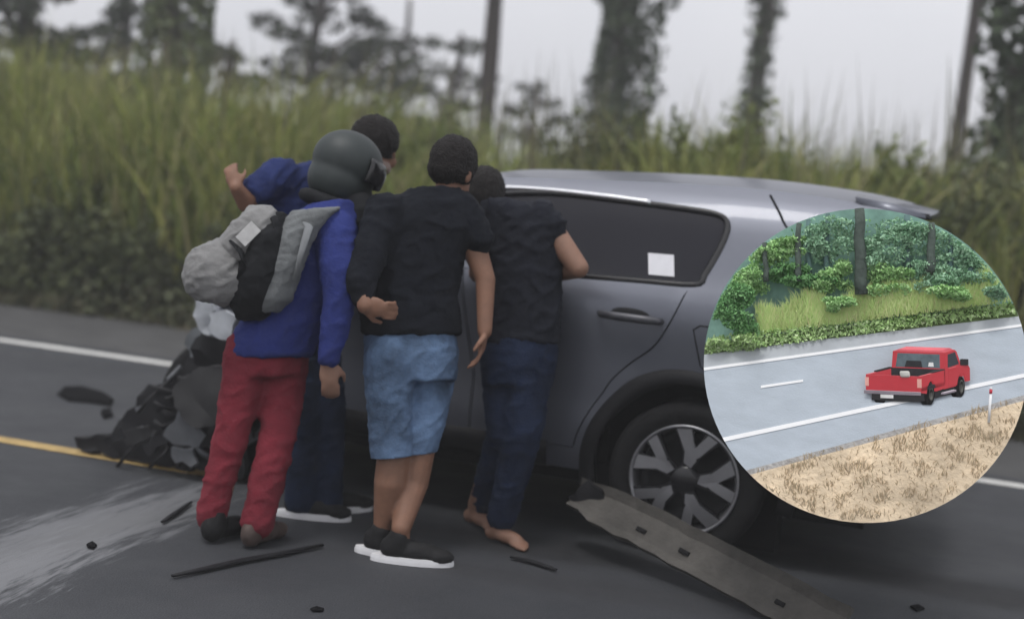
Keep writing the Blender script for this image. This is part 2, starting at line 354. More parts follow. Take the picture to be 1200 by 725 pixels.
# ------------------------------------------------------------------ trees
BARK = mat('bark', (.06, .05, .045), .9, var=.4, scale=9, bump=.8, bscale=20, stretch=(1, 1, .25))
VINE = mat('vine_leaf', (0, 0, 0), .7, island=[(.03, .05, .025), (.05, .075, .036), (.04, .062, .028), (.08, .11, .05)])
VINE2 = mat('moss_vine_leaf', (0, 0, 0), .7, island=[(.06, .085, .035), (.10, .13, .05), (.08, .10, .04), (.14, .165, .065)])
LEAF = mat('tree_leaf', (0, 0, 0), .75, island=[(.025, .036, .022), (.04, .055, .03), (.05, .06, .035)])
def trunk_line(base, top, wob, g, n=8):
    return [Vector(base).lerp(Vector(top), i / n) + Vector((g.normal(0, wob), g.normal(0, wob), 0)) * (1 if 0 < i < n else 0) for i in range(n + 1)]
def vine_tree(px, t, half, H, label, seed, m=VINE, taper=.25, lean=0, leaf=.17, n=5200, base_y=260, trunk_r=.16, lumps=.35):
    g = np.random.default_rng(seed); b = at(px - 18, base_y, t); b.z = 0
    root = empty('vine_covered_tree', b); tag(root, label, 'tree', 'trees behind the grass')
    top = b + Vector((lean * H, 0, H)); pts = trunk_line(b, top, .05, g)
    bm = bmesh.new(); tube(bm, pts, [trunk_r * (1 - .5 * i / 8) for i in range(9)], 10)
    for k in range(9):
        q = pts[2 + k % 6]; a = g.uniform(0, 6.28); tube(bm, [q, q + Vector((math.cos(a), math.sin(a), .4)) * half * .8], [.05, .015], 6)
    bmo('trunk', bm, BARK, root)
    z = g.uniform(0, 1, n) ** .9 * H; ang = g.uniform(0, 6.283, n)
    prof = np.array([1 + lumps * 1.3 * noise.noise(Vector((seed, zz * .9, 0))) + lumps * noise.noise(Vector((math.cos(a) * 1.2, math.sin(a) * 1.2, zz * 1.1 + seed))) for zz, a in zip(z, ang)])
    rr = half * prof * (1 - taper * z / H) * g.uniform(.25, 1.05, n) ** .45
    fr = z / H
    P = np.stack([b.x + (top.x - b.x) * fr + rr * np.cos(ang), b.y + rr * np.sin(ang), z], 1)
    leaf_mesh('crown', P, leaf, m, root, aspect=.6, up=.5, seed=seed)
def leafy_tree(px, t, H, clusters, label, seed, leaf=.16, per=420, trunk_r=.16, base_y=260, squash=.4, m=LEAF):
    """clusters: (dx m, z m, radius m) foliage layers carried by limbs"""
    g = np.random.default_rng(seed); b = at(px - 18, base_y, t); b.z = 0
    root = empty('leafy_tree', b); tag(root, label, 'tree', 'trees behind the grass')
    pts = trunk_line(b, b + Vector((.1, 0, H)), .06, g)
    bm = bmesh.new(); tube(bm, pts, [trunk_r * (1 - .7 * i / 8) for i in range(9)], 10)
    P = []
    for dx, z, r in clusters:
        dy = g.uniform(-.7, .7); c = b + Vector((dx, dy, z)); q = b + Vector((.05, 0, max(1, z - .35 * abs(dx) - .5)))
        mid = q.lerp(c, .55) + Vector((0, 0, .12 * abs(dx)))
        tube(bm, [q, mid, c], [.06, .04, .018], 6)
        for k in range(3):
            e = c + Vector((g.uniform(-r, r), g.uniform(-r, r), g.uniform(-.2, .25) * r)); tube(bm, [mid, e], [.02, .008], 5)
        nn = int(per * max(.4, r * r))
        for k in range(7):
            cc = np.array(c) + np.array([g.uniform(-r, r) * .8, g.uniform(-r, r) * .8, g.uniform(-r, r) * squash * .7])
            P.append(crown_pts(cc, r * .42, nn // 7, g, squash))
    bmo('trunk', bm, BARK2, root)
    leaf_mesh('crown', np.concatenate(P), leaf, m, root, aspect=.5, up=.2, seed=seed)
def bare_trunk(px, t, r, H, label, seed, m=BARK2, lean=.0, sprigs=0):
    g = np.random.default_rng(seed); b = at(px - 18, 260, t); b.z = 0
    root = empty('bare_tree', b); tag(root, label, 'tree', 'trees behind the grass')
    pts = trunk_line(b, b + Vector((lean * H, 0, H)), .02, g)
    bm = bmesh.new(); tube(bm, pts, [r * (1 - .3 * i / 8) * (1 + .08 * g.normal()) for i in range(9)], 12); bmo('trunk', bm, m, root)
    P = [crown_pts(np.array(b) + np.array([lean * H, 0, H]) + g.normal(size=3) * np.array([.9, .9, .4]), .6, 260, g, .6) for _ in range(6)]
    bm = None
    if sprigs: P += [crown_pts(np.array(pts[0].lerp(pts[-1], g.uniform(.1, .55))) + g.normal(size=3) * .12, .22, 40, g, 1.2) for _ in range(sprigs)]
    leaf_mesh('crown', np.concatenate(P), .2, LEAF, root, seed=seed)
vine_tree(212, 19, .56, 9.5, 'broad trunk wrapped in pale green creeper, left of the man in the helmet', 3, VINE2, .28, -.012, .15, 8000, lumps=.22)
vine_tree(728, 22, .60, 8.5, 'tall column of dark creeper rising alone against the sky above the car roof', 4, VINE, .1, .0, .15, 8000, lumps=.85)
vine_tree(880, 23, .27, 8.5, 'slim leaning trunk with patchy creeper, right of the broad creeper column', 6, VINE, .35, .025, .15, 1700, lumps=.9, trunk_r=.17)
vine_tree(1204, 15, .62, 8, 'thick creeper covered tree cut by the right edge of the photo', 8, VINE, .35, .0, .16, 6500, lumps=.4)
bare_trunk(574, 21, .145, 9, 'straight bare dark trunk rising above the man with hands behind his back', 9)
bare_trunk(1122, 20, .12, 9, 'thin bare leaning trunk rising above the end of the car roof', 10, lean=.02)
bare_trunk(152, 24, .10, 9, 'thin pale trunk standing left of the pale creeper trunk', 12, BARK, sprigs=16)
leafy_tree(30, 20, 6.2, [(-.6, 2.6, .9), (.4, 2.9, .7), (.1, 3.4, .8), (-.9, 3.6, .9), (.5, 2.2, .6), (-.2, 4.4, .9), (-1.2, 4.6, .9), (.1, 5.6, 1.0), (.75, 2.55, .4)], 'dark leafy tree at the left edge of the photo', 14, .15, 800)
leafy_tree(268, 24, 3.4, [(-.3, 2.4, .5), (.3, 2.7, .5), (.1, 3.1, .4), (-.4, 3.3, .4), (.4, 2.1, .5)], 'small leafy sapling right of the pale creeper trunk', 25, .14, 800)
leafy_tree(100, 22, 3.0, [(-.5, 2.3, .5), (.3, 2.2, .6), (-.1, 2.8, .4), (.8, 2.4, .5)], 'bushy young tree in the gap right of the left edge tree', 26, .13, 900)
leafy_tree(122, 27, 3.6, [(-.3, 2.7, .6), (.3, 3.2, .5), (.1, 2.3, .6), (-.5, 2.2, .5), (.1, 3.6, .3)], 'small dark sapling between the left edge tree and the creeper trunk', 15, .14, 800)
leafy_tree(370, 26, 7, [(-.8, 4.8, .7), (.3, 4.6, .9), (-.4, 3.9, .8), (.6, 3.7, .9), (1.2, 4.2, .7), (0, 3.2, 1.0), (1.0, 3.0, .9), (-.6, 2.9, .7), (.2, 5.4, 1.0), (1.5, 3.4, .6), (.3, 2.4, 1.0), (-1.1, 5.3, .6), (-.2, 6.3, 1.0), (1.2, 5.3, .8)], 'large open leafy tree rising behind the leaning men', 16, .15, 620)
leafy_tree(470, 29, 5, [(-.5, 3.9, .6), (.4, 4.1, .5), (-.2, 3.1, .7), (.5, 3.2, .5), (0, 2.3, .8), (.6, 2.4, .6)], 'mid sized layered tree right of the large open tree', 17, .15, 560)
leafy_tree(533, 31, 4.6, [(-.6, 2.5, .6), (.1, 2.9, .6), (.6, 3.5, .6), (-.2, 3.8, .6), (.2, 4.3, .5), (-.5, 3.2, .4), (.4, 2.3, .6)], 'hazy layered tree just left of the straight bare trunk', 18, .15, 620)
leafy_tree(626, 36, 4.0, [(-.5, 3.3, .6), (.3, 3.6, .6), (.8, 3.1, .5), (0, 3.9, .4), (-.2, 2.7, .6), (.5, 2.5, .5)], 'small far umbrella shaped tree right of the straight bare trunk', 19, .16, 520)
leafy_tree(870, 28, 2.7, [(-.3, 2.3, .5), (.4, 2.1, .5), (-.7, 1.9, .5), (.9, 1.8, .4)], 'low bush at the foot of the slim leaning trunk', 20, .14, 520)
leafy_tree(680, 30, 2.3, [(-.5, 1.9, .5), (.4, 2.1, .4), (.9, 1.8, .5)], 'low dark bush left of the broad creeper column', 21, .14, 520)
leafy_tree(1085, 18, 2.2, [(-.4, 1.8, .4), (.2, 2.0, .4), (.5, 1.7, .4)], 'low bush at the foot of the thin leaning trunk', 22, .12, 620)

# ------------------------------------------------------------------ the wrecked car
PAINT = mat('grey_car_paint', (.112, .120, .148), .40, .5, var=.06, scale=3, coat=.2)
PLAST = mat('black_plastic', (.012, .012, .014), .6, var=.25, scale=20, bump=.15, bscale=200, spec=.18)
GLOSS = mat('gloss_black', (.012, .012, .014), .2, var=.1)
GLASS = mat('tinted_glass', (.010, .010, .016), .10, var=.1, scale=2, spec=.22)
CHROME = mat('chrome', (.75, .75, .78), .18, 1, var=.05)
SILVER = mat('alloy_silver', (.30, .30, .32), .38, .85, var=.1)
RUBBER = mat('tyre_rubber', (.012, .012, .013), .85, var=.3, scale=15, bump=.3, bscale=60, spec=.18)
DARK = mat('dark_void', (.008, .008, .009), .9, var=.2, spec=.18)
RED = mat('lamp_red', (.25, .012, .015), .2, var=.1)
PAPER = mat('white_paper', (.66, .66, .70), .8, var=.05, scale=30)
_zt = np.linspace(.1, 1.7, 321)
_wt = np.interp(_zt, [.1, .28, .38, .5, .62, .8, .95, 1.05, 1.11, 1.18, 1.3, 1.42, 1.50, 1.57, 1.7], [.80, .86, .895, .912, .905, .912, .925, .922, .895, .855, .80, .745, .70, .63, .5])
_k = np.exp(-np.linspace(-2, 2, 25) ** 2); _k /= _k.sum(); _wp = np.pad(_wt, 12, mode='edge'); _wt = np.convolve(_wp, _k, mode='valid')
def W(s, z):
    b = float(np.interp(z, _zt, _wt))
    if s < .2: b *= 1 - .075 * ((.2 - s) / 1.15) ** 2.2
    if s > 1.6: b *= 1 - .09 * ((s - 1.6) / 1.3) ** 2
    return b
def inpoly(p, poly):
    x, y = p; c = False; n = len(poly)
    for i in range(n):
        x1, y1 = poly[i]; x2, y2 = poly[(i + 1) % n]
        if (y1 > y) != (y2 > y) and x < (x2 - x1) * (y - y1) / (y2 - y1) + x1: c = not c
    return c
def dense(poly, step=.05, closed=True):
    out = []; n = len(poly)
    for i in range(n if closed else n - 1):
        a, b = poly[i], poly[(i + 1) % n]; d = math.hypot(b[0] - a[0], b[1] - a[1]); k = max(1, int(d / step))
        out += [(a[0] + (b[0] - a[0]) * j / k, a[1] + (b[1] - a[1]) * j / k) for j in range(k)]
    if not closed: out.append(poly[-1])
    return out
def spline(pts, n=6, closed=False):
    out = []; m = len(pts); P = [np.array(p, float) for p in pts]
    rng = range(m) if closed else range(m - 1)
    for i in rng:
        a, b, c, d = (P[(i - 1) % m], P[i], P[(i + 1) % m], P[(i + 2) % m]) if closed else (P[max(i - 1, 0)], P[i], P[i + 1], P[min(i + 2, m - 1)])
        for k in range(n):
            t = k / n; out.append(tuple(.5 * ((2 * b) + (c - a) * t + (2 * a - 5 * b + 4 * c - d) * t * t + (3 * b - a - 3 * c + d) * t ** 3)))
    if not closed: out.append(tuple(P[-1]))
    return out
def offset_poly(poly, d):                 # shrink (d > 0) a polygon a little
    n = len(poly); ar = sum(poly[i][0] * poly[(i + 1) % n][1] - poly[(i + 1) % n][0] * poly[i][1] for i in range(n)); sg = 1 if ar > 0 else -1; out = []
    for i in range(n):
        a, b, c = np.array(poly[i - 1]), np.array(poly[i]), np.array(poly[(i + 1) % n]); t = c - a; t = t / (np.linalg.norm(t) + 1e-9)
        out.append(tuple(b + np.array([-t[1], t[0]]) * d * sg))
    return out
def side_panel(name, poly, holes, m, parent, side=1, off=0.0, step=.05, edge=.02):
    poly = dense(poly, step); holes = [dense(h, step) for h in holes]
    V = [Vector(p) for p in poly]; E = [(i, (i + 1) % len(poly)) for i in range(len(poly))]
    for h in holes:
        k = len(V); V += [Vector(p) for p in h]; E += [(k + i, k + (i + 1) % len(h)) for i in range(len(h))]
    xs = [p[0] for p in poly]; zs = [p[1] for p in poly]
    x = min(xs) + step
    while x < max(xs):
        z = min(zs) + step
        while z < max(zs):
            if inpoly((x, z), poly) and not any(inpoly((x, z), h) for h in holes): V.append(Vector((x, z)))
            z += step
        x += step
    v, e, f, *_ = delaunay_2d_cdt(V, E, [], 0, 1e-5)
    F = []
    for q in f:
        c = (sum(v[i][0] for i in q) / len(q), sum(v[i][1] for i in q) / len(q))
        if inpoly(c, poly) and not any(inpoly(c, h) for h in holes): F.append(list(q) if side > 0 else list(reversed(q)))
    VV = [(p[0], side * (W(p[0], p[1]) + off), p[1]) for p in v]
    o = pyd(name, VV, F, m, parent)
    if edge:
        q = o.modifiers.new('thickness', 'SOLIDIFY'); q.thickness = edge; q.offset = 0 if off < 0 else -1
        e2 = o.modifiers.new('rim', 'EDGE_SPLIT'); e2.split_angle = R(40)
    # make the normals point outwards
    n = o.data.polygons[len(o.data.polygons) // 2].normal.y if len(o.data.polygons) else 1
    if n * side < 0: o.data.flip_normals()
    return o
car = empty('crashed_car'); tag(car, 'grey compact car with a destroyed front end standing on the road, people leaning at it', 'car')
ARC = [(math.cos(a) * .405, .335 + math.sin(a) * .405) for a in np.linspace(R(-18), R(198), 26)]           # front to rear over the wheel
RAIL = spline([(-.93, 1.545), (-.75, 1.575), (-.4, 1.592), (0, 1.585), (.5, 1.558), (.85, 1.532), (1.1, 1.465), (1.4, 1.36), (1.75, 1.24)], 4)
GL_R = spline([(.93, 1.14), (.93, 1.28), (.925, 1.415), (.6, 1.474), (.2, 1.472), (-.05, 1.465), (-.17, 1.455), (-.205, 1.425), (-.175, 1.34), (-.10, 1.215), (-.06, 1.175), (.2, 1.165), (.6, 1.15)], 4, True)
GL_F = [(1.03, 1.14), (1.03, 1.40), (1.4, 1.29), (1.66, 1.20), (1.86, 1.125), (1.6, 1.12)]
DOOR_R = [(.98, .40), (.98, 1.122), (.6, 1.132), (.2, 1.147), (-.045, 1.155)] + spline([(-.02, 1.115), (.04, 1.01), (.13, .89), (.25, .80), (.35, .71), (.43, .59), (.48, .48), (.50, .40)], 5)
DOOR_F = [(.99, .40), (.99, 1.122), (1.6, 1.10), (2.0, 1.10), (1.98, .8), (1.95, .40)]
OUT = [(-.90, .62), (-.945, .80), (-.93, .95), (-.90, 1.10), (-.87, 1.25), (-.86, 1.38)] + RAIL + [(1.95, 1.16), (2.13, 1.03), (2.20, .92), (2.12, .74), (2.16, .60), (2.08, .40), (2.06, .30), (.42, .30)] + [p for p in ARC if p[1] > .31] + [(-.43, .31), (-.72, .36), (-.86, .46)]
for sd_ in (1, -1):
    gp = lambda q: offset_poly(q, -.004)
    b_ = side_panel('body_side', OUT, [gp(GL_R), gp(GL_F), offset_poly(DOOR_R, -.003), offset_poly(DOOR_F, -.003)], PAINT, car, sd_)
    d_ = side_panel('rear_door', offset_poly(DOOR_R, .003), [], PAINT, car, sd_, edge=.03)
    e_ = side_panel('front_door', offset_poly(DOOR_F, .003), [], PAINT, car, sd_, edge=.03)
    side_panel('inner_shell', OUT, [], DARK, b_, sd_, off=-.045, edge=0, step=.09)
    g_ = side_panel('side_window', GL_R, [], GLASS, car, sd_, off=-.012, edge=.006)
    h_ = side_panel('side_window', GL_F, [], GLASS, car, sd_, off=-.012, edge=.006)
    for gl, par in ((GL_R, g_), (GL_F, h_)):
        bm = bmesh.new(); q = offset_poly(dense(gl, .06), -.012); q.append(q[0])
        tube(bm, [(p[0], sd_ * (W(*p) + .001), p[1]) for p in q], .014, 6, .45, Vector((0, 1, 0)))
        bmo('frame', bm, GLOSS, par)
    # polished strip over the windows, black towards the rear
    bm = bmesh.new(); q = spline([(1.80, 1.17), (1.40, 1.322), (1.1, 1.425), (.88, 1.482), (.6, 1.499), (.3, 1.497), (.12, 1.49)], 5)
    tube(bm, [(p[0], sd_ * (W(*p) + .006), p[1]) for p in q], .0135, 6, .5, Vector((0, 1, 0))); bmo('window_trim', bm, CHROME, g_)
    # arch cladding, handle, fuel flap, sill stub
    bm = bmesh.new(); A_ = np.linspace(R(-12), R(192), 40)
    rings = []
    for a in A_:
        rr = []
        for rad, o_ in ((.40, -.03), (.40, .012), (.425, .020), (.468, .012), (.474, -.01)):
            s_, z_ = math.cos(a) * rad, .335 + math.sin(a) * rad; rr.append(Vector((s_, sd_ * (W(s_, max(.3, z_)) + o_), z_)))
        rings.append(rr)
    ring_loft(bm, rings, cap=True); bmo('wheel_arch_trim', bm, PLAST, car)
    bm = bmesh.new(); tube(bm, [(x, sd_ * (W(x, 1.0) + o_), 1.0 + .004 * (x - .2)) for x, o_ in ((.36, -.005), (.345, .028), (.28, .038), (.16, .038), (.095, .028), (.08, -.005))], [.012, .016, .018, .018, .016, .012], 10, .8, Vector((0, 1, 0)))
    hd_ = bmo('handle', bm, mat('handle_grey', (.06, .06, .07), .35, .3), d_)
    bm = bmesh.new(); ellipsoid(bm, (.22, sd_ * (W(.22, 1.0) - .012), 1.008), (.135, 0, 0), (0, 0, .038), (0, .014, 0)); bmo('handle_cup', bm, PLAST, d_)
    bm = bmesh.new()
    for q in ([(x, .99 - .0) for x in np.linspace(-.16, -.16, 2)],): pass
    fl = [(-.06, .83), (-.05, .98), (-.08, 1.0), (-.24, 1.0), (-.27, .97), (-.27, .84), (-.25, .82), (-.08, .815)]
    if sd_ > 0:
        q = dense(fl, .04); q.append(q[0]); tube(bm, [(p[0], W(*p) - .001, p[1]) for p in q], .0035, 5); bmo('fuel_flap_gap', bm, DARK, b_)
    else: bm.free()
    bm = bmesh.new(); q = spline([(-.40, 1.57), (-.44, 1.50), (-.47, 1.44), (-.55, 1.36), (-.66, 1.32), (-.82, 1.33)], 5)
    tube(bm, [(p[0], sd_ * (W(*p) - .001), p[1]) for p in q], .006, 5); bmo('hatch_gap', bm, DARK, b_)
    # tail lamp wrapping the corner
    side_panel('tail_lamp', [(-.60, .98), (-.62, 1.05), (-.9, 1.07), (-.93, .95), (-.8, .93)], [], RED, car, sd_, off=.006, edge=.01)
# door sill cladding that is left in place
bm = bmesh.new()
ring_loft(bm, [[Vector((s_, W(s_, z_) + o_, z_)) for z_, o_ in ((.28, -.06), (.30, .012), (.36, .02), (.41, .012), (.42, -.02))] for s_ in np.linspace(.62, 2.2, 12)])
bmo('sill_trim', bm, PLAST, car)
# roof
ss = np.linspace(-.93, 1.75, 40); rz = np.interp(ss, [p[0] for p in RAIL], [p[1] for p in RAIL]); vs = []; fs = []; nt_ = 24
for i, s_ in enumerate(ss):
    wz = W(s_, rz[i])
    for j in range(nt_ + 1):
        t = -1 + 2 * j / nt_; vs.append((s_ - .06 * (1 - t * t) * max(0, -(s_ + .6)) * 3, wz * t, rz[i] + .055 * (1 - abs(t) ** 2.4)))
fs = [(i * (nt_ + 1) + j, i * (nt_ + 1) + j + 1, (i + 1) * (nt_ + 1) + j + 1, (i + 1) * (nt_ + 1) + j) for i in range(len(ss) - 1) for j in range(nt_)]
ro = pyd('roof', vs, fs, PAINT, car); q = ro.modifiers.new('t', 'SOLIDIFY'); q.thickness = .015; q.offset = -1
q = ro.modifiers.new('rim', 'EDGE_SPLIT'); q.split_angle = R(40)
if ro.data.polygons[0].normal.z < 0: ro.data.flip_normals()
bm = bmesh.new()
rings = []
for t in np.linspace(-1, 1, 15):
    y = t * .60; zc = 1.590 - .03 * t * t; xb = -.76
    rings.append([Vector((xb, y, zc + .035)), Vector((xb - .16, y, zc + .018)), Vector((xb - .33 + .05 * abs(t) ** 4, y, zc - .012)), Vector((xb - .33 + .05 * abs(t) ** 4, y, zc - .03)), Vector((xb - .05, y, zc - .035))])
ring_loft(bm, rings); bmo('spoiler', bm, PAINT, ro)
bm = bmesh.new(); box(bm, (-.93, 0, 1.540), (.13, 0, -.004), (0, .585, 0), (0, 0, .012)); bmo('spoiler_shade', bm, GLOSS, ro)  # black slab standing in for the shade below the spoiler
# tailgate, rear glass, bumper
def rear_surf(name, pts, m, bul, off=0, parent=car, wid=1.0):
    vs = []; k = 16
    for s_, z_ in pts:
        w_ = W(s_, z_) * wid
        for j in range(k + 1):
            t = -1 + 2 * j / k; vs.append((s_ - off - bul * (1 - abs(t) ** 3), w_ * t, z_))
    o = pyd(name, vs, [(i * (k + 1) + j, i * (k + 1) + j + 1, (i + 1) * (k + 1) + j + 1, (i + 1) * (k + 1) + j) for i in range(len(pts) - 1) for j in range(k)], m, parent)
    q = o.modifiers.new('t', 'SOLIDIFY'); q.thickness = .02; q.offset = 0; return o
tg = rear_surf('tailgate', [(-.86, .62), (-.945, .80), (-.93, .95), (-.90, 1.10), (-.87, 1.25), (-.86, 1.38), (-.90, 1.48)], PAINT, .09)
rear_surf('rear_window', [(-.90, 1.12), (-.87, 1.25), (-.86, 1.36), (-.88, 1.42)], GLASS, .09, .014, tg, .82)
rear_surf('rear_bumper', [(-.72, .36), (-.87, .42), (-.92, .5), (-.93, .62), (-.90, .66)], PLAST, .10, .01)
# windscreen, bonnet crumpled up, engine bay
vs = []; k = 14
for s_, z_ in ((1.74, 1.25), (1.88, 1.19), (2.02, 1.11), (2.16, 1.02)):
    for j in range(k + 1):
        t = -1 + 2 * j / k; vs.append((s_ + .12 * (1 - t * t), W(s_, z_) * t * .97, z_ + .04 * (1 - t * t)))
pyd('windscreen', vs, [(i * (k + 1) + j, i * (k + 1) + j + 1, (i + 1) * (k + 1) + j + 1, (i + 1) * (k + 1) + j) for i in range(3) for j in range(k)], GLASS, car)
vs = []; nx, ny = 18, 24
for i in range(nx + 1):
    for j in range(ny + 1):
        s_ = 2.14 + .26 * i / nx; t = -1 + 2 * j / ny; a = i / nx
        vs.append((s_ + .05 * noise.noise(Vector((t * 2, a * 3, 1))), t * .84, 1.02 - .50 * a + .16 * math.sin(a * 7) * (.4 + .6 * abs(t)) + .10 * noise.noise(Vector((t * 3, a * 5, 7)))))
bo = pyd('bonnet', vs, [(i * (ny + 1) + j, i * (ny + 1) + j + 1, (i + 1) * (ny + 1) + j + 1, (i + 1) * (ny + 1) + j) for i in range(nx) for j in range(ny)], PAINT, car, smooth=False)
bo['label'] = 'crumpled bonnet'; q = bo.modifiers.new('t', 'SOLIDIFY'); q.thickness = .012
def rough_block(name, c, h, m, parent, amp=.03, seed=1, cuts=5):
    bm = bmesh.new(); bmesh.ops.create_cube(bm, size=2); bmesh.ops.subdivide_edges(bm, edges=bm.edges[:], cuts=cuts, use_grid_fill=True)
    for v in bm.verts:
        p = Vector((v.co.x * h[0], v.co.y * h[1], v.co.z * h[2])); n = noise.noise_vector(p * 6 + Vector((seed, 0, 0))); v.co = Vector(c) + p + n * amp
    return bmo(name, bm, m, parent, smooth=False)
rough_block('engine', (2.2, .0, .50), (.24, .62, .26), DARK, car, .06, 3)
rough_block('crumpled_fender', (2.2, .78, .60), (.16, .07, .17), PAINT, car, .06, 5)
rough_block('underbody', (1.0, 0, .27), (1.75, .74, .05), DARK, car, .01, 8)
rough_block('rear_axle', (0, 0, .33), (.09, .70, .06), DARK, car, .01, 9)
# wheels
def lathe(bm, prof, n, cx, cz, axis_y=True):
    ring_loft(bm, [[Vector((cx + math.cos(k * 2 * math.pi / n) * r_, y_, cz + math.sin(k * 2 * math.pi / n) * r_)) for k in range(n)] for y_, r_ in prof], cap=False)
def wheel(parent):
    """outer face at y = 0, looking +y, centre at z = 0"""
    bm = bmesh.new()
    lathe(bm, [(-.205, .235), (-.215, .27), (-.215, .315), (-.195, .333), (-.13, .338), (-.06, .337), (-.02, .331), (-.002, .312), (.004, .285), (-.002, .255), (-.012, .24), (-.012, .225)], 56, 0, 0)
    ty = bmo('wheel', bm, RUBBER, parent)
    bm = bmesh.new(); lathe(bm, [(-.20, .226), (-.10, .215), (-.03, .222), (-.008, .238), (.001, .238), (.003, .232), (-.004, .224), (-.02, .216), (-.10, .205)], 56, 0, 0); bmo('rim', bm, SILVER, ty)
    bm = bmesh.new(); lathe(bm, [(-.085, .001), (-.085, .16), (-.075, .165), (-.075, .205)], 40, 0, 0); bmo('brake_disc', bm, mat('brake_dark', (.03, .03, .032), .6, .4, spec=.18), ty)
    for k in range(5):
        a = R(72 * k + 96); bm = bmesh.new()
        def pt(r_, da, y_): return Vector((math.cos(a + da) * r_, y_, math.sin(a + da) * r_))
        # broad stem and two prongs
        def slab(q, y0, y1):
            lo = [bm.verts.new(Vector((p.x, y0 + (p.y), p.z))) for p in q]; hi = [bm.verts.new(Vector((p.x, y1 + (p.y), p.z))) for p in q]; n_ = len(q)
            bm.faces.new(hi); bm.faces.new(lo[::-1])
            for i in range(n_): bm.faces.new((lo[i], lo[(i + 1) % n_], hi[(i + 1) % n_], hi[i]))
        slab([pt(.045, -.55, 0), pt(.12, -.33, .004), pt(.12, .33, .004), pt(.045, .55, 0)], -.05, -.014)
        slab([pt(.118, -.33, .004), pt(.222, -.47, .006), pt(.224, -.10, .006), pt(.135, .03, .004)], -.05, -.012)
        slab([pt(.136, .03, .004), pt(.224, .14, .006), pt(.223, .46, .006), pt(.119, .33, .004)], -.05, -.012)
        sp_ = bmo('spoke', bm, GLOSS, ty, smooth=False); bm = bmesh.new()
        slab([pt(.075, -.30, .004), pt(.125, -.27, .006), pt(.222, -.44, .008), pt(.224, -.16, .008), pt(.15, .02, .006), pt(.10, .26, .005), pt(.06, .2, .003)], -.03, -.010)
        slab([pt(.105, .20, .005), pt(.148, .03, .006), pt(.224, .19, .008), pt(.223, .40, .008), pt(.122, .29, .006)], -.03, -.0095)
        bmo('spoke_face', bm, SILVER, sp_, smooth=False)
    bm = bmesh.new(); lathe(bm, [(-.05, .062), (-.012, .06), (-.006, .05), (-.004, .001)], 24, 0, 0); bmo('hub_cap', bm, GLOSS, ty)
    return ty
def copy_tree(o, parent):
    c = o.copy(); COL.objects.link(c); c.parent = parent
    for ch in [x for x in bpy.data.objects if x.parent == o]: copy_tree(ch, c)
    return c
wh = wheel(car)
w2 = copy_tree(wh, car); w2.location = (0, -.905, .335); w2.rotation_euler = (0, 0, math.pi)
w3 = copy_tree(wh, car); w3.location = (2.30, .74, .325); w3.rotation_euler = (R(10), R(20), R(24))
wh.location = (0, .905, .335); wh.rotation_euler = (0, R(-6), 0)
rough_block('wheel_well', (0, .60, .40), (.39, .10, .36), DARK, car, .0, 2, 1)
pyd('paper_sticker', [(x, W(x, z) - .004, z) for x, z in ((.135, 1.185), (.022, 1.188), (.022, 1.278), (.135, 1.275))], [(0, 1, 2, 3)], PAPER, car, smooth=False)
for ch in list(bpy.data.objects):                       # the cabin leans forward as it rises
    if ch.type == 'MESH' and ch.data and (ch.parent == car or (ch.parent and ch.parent.parent == car)) and not (ch.name.startswith(('wheel', 'rim', 'spoke', 'hub', 'brake')) and 'arch' not in ch.name):
        for v in ch.data.vertices: v.co.x += .23 * max(0, v.co.z - .66)
CAR_YAW = R(18.0)
q = on_ground(791, 652)
fx = Vector((-math.cos(CAR_YAW), math.sin(CAR_YAW), 0)); ly = Vector((-math.sin(CAR_YAW), -math.cos(CAR_YAW), 0))
org = q - ly * .90
car.matrix_world = Matrix(((fx.x, ly.x, 0, org.x), (fx.y, ly.y, 0, org.y), (0, 0, 1, 0), (0, 0, 0, 1)))

# torn front end lying beside the car
def crumple(name, outline, t0, t1, depth, m, parent=None, amp=.03, seed=3, step=.05):
    """outline: photo points; a crumpled solid shell of that outline, leaning between depths t0 (left) and t1 (right)"""
    P = [(p[0] / 240, -p[1] / 240) for p in outline]; P = dense(P, step * .6); P = [(p[0] + .03 * noise.noise(Vector((p[0] * 19, p[1] * 19, seed))), p[1] + .03 * noise.noise(Vector((p[0] * 17, p[1] * 17, seed + 5)))) for p in P]
    V = [Vector(p) for p in P]; E = [(i, (i + 1) % len(P)) for i in range(len(P))]
    xs = [p[0] for p in P]; ys = [p[1] for p in P]; x = min(xs)
    while x < max(xs):
        y = min(ys)
        while y < max(ys):
            if inpoly((x, y), P): V.append(Vector((x, y)))
            y += step
        x += step
    v, e, f, *_ = delaunay_2d_cdt(V, E, [], 0, 1e-5); F = [list(q) for q in f if inpoly((sum(v[i][0] for i in q) / 3, sum(v[i][1] for i in q) / 3), P)]; amp *= .6
    x0, x1 = min(xs), max(xs); VV = []; V = None
    for p in v:
        t = t0 + (t1 - t0) * (p[0] - x0) / (x1 - x0); t -= amp * 2.5 * abs(noise.noise(Vector((p[0] * 5, p[1] * 5, seed)))) + amp * noise.noise(Vector((p[0] * 14, p[1] * 14, seed)))
        VV.append(at(p[0] * 240, -p[1] * 240, t))
    o = pyd(name, VV, F, m, parent); q = o.modifiers.new('t', 'SOLIDIFY'); q.thickness = depth; q.offset = 0; q = o.modifiers.new('rim', 'EDGE_SPLIT'); q.split_angle = R(35); return o
tb = empty('torn_bumper', on_ground(180, 543))
tag(tb, 'crumpled black front bumper and fender wreckage lying left of the man in red trousers', 'wreckage')
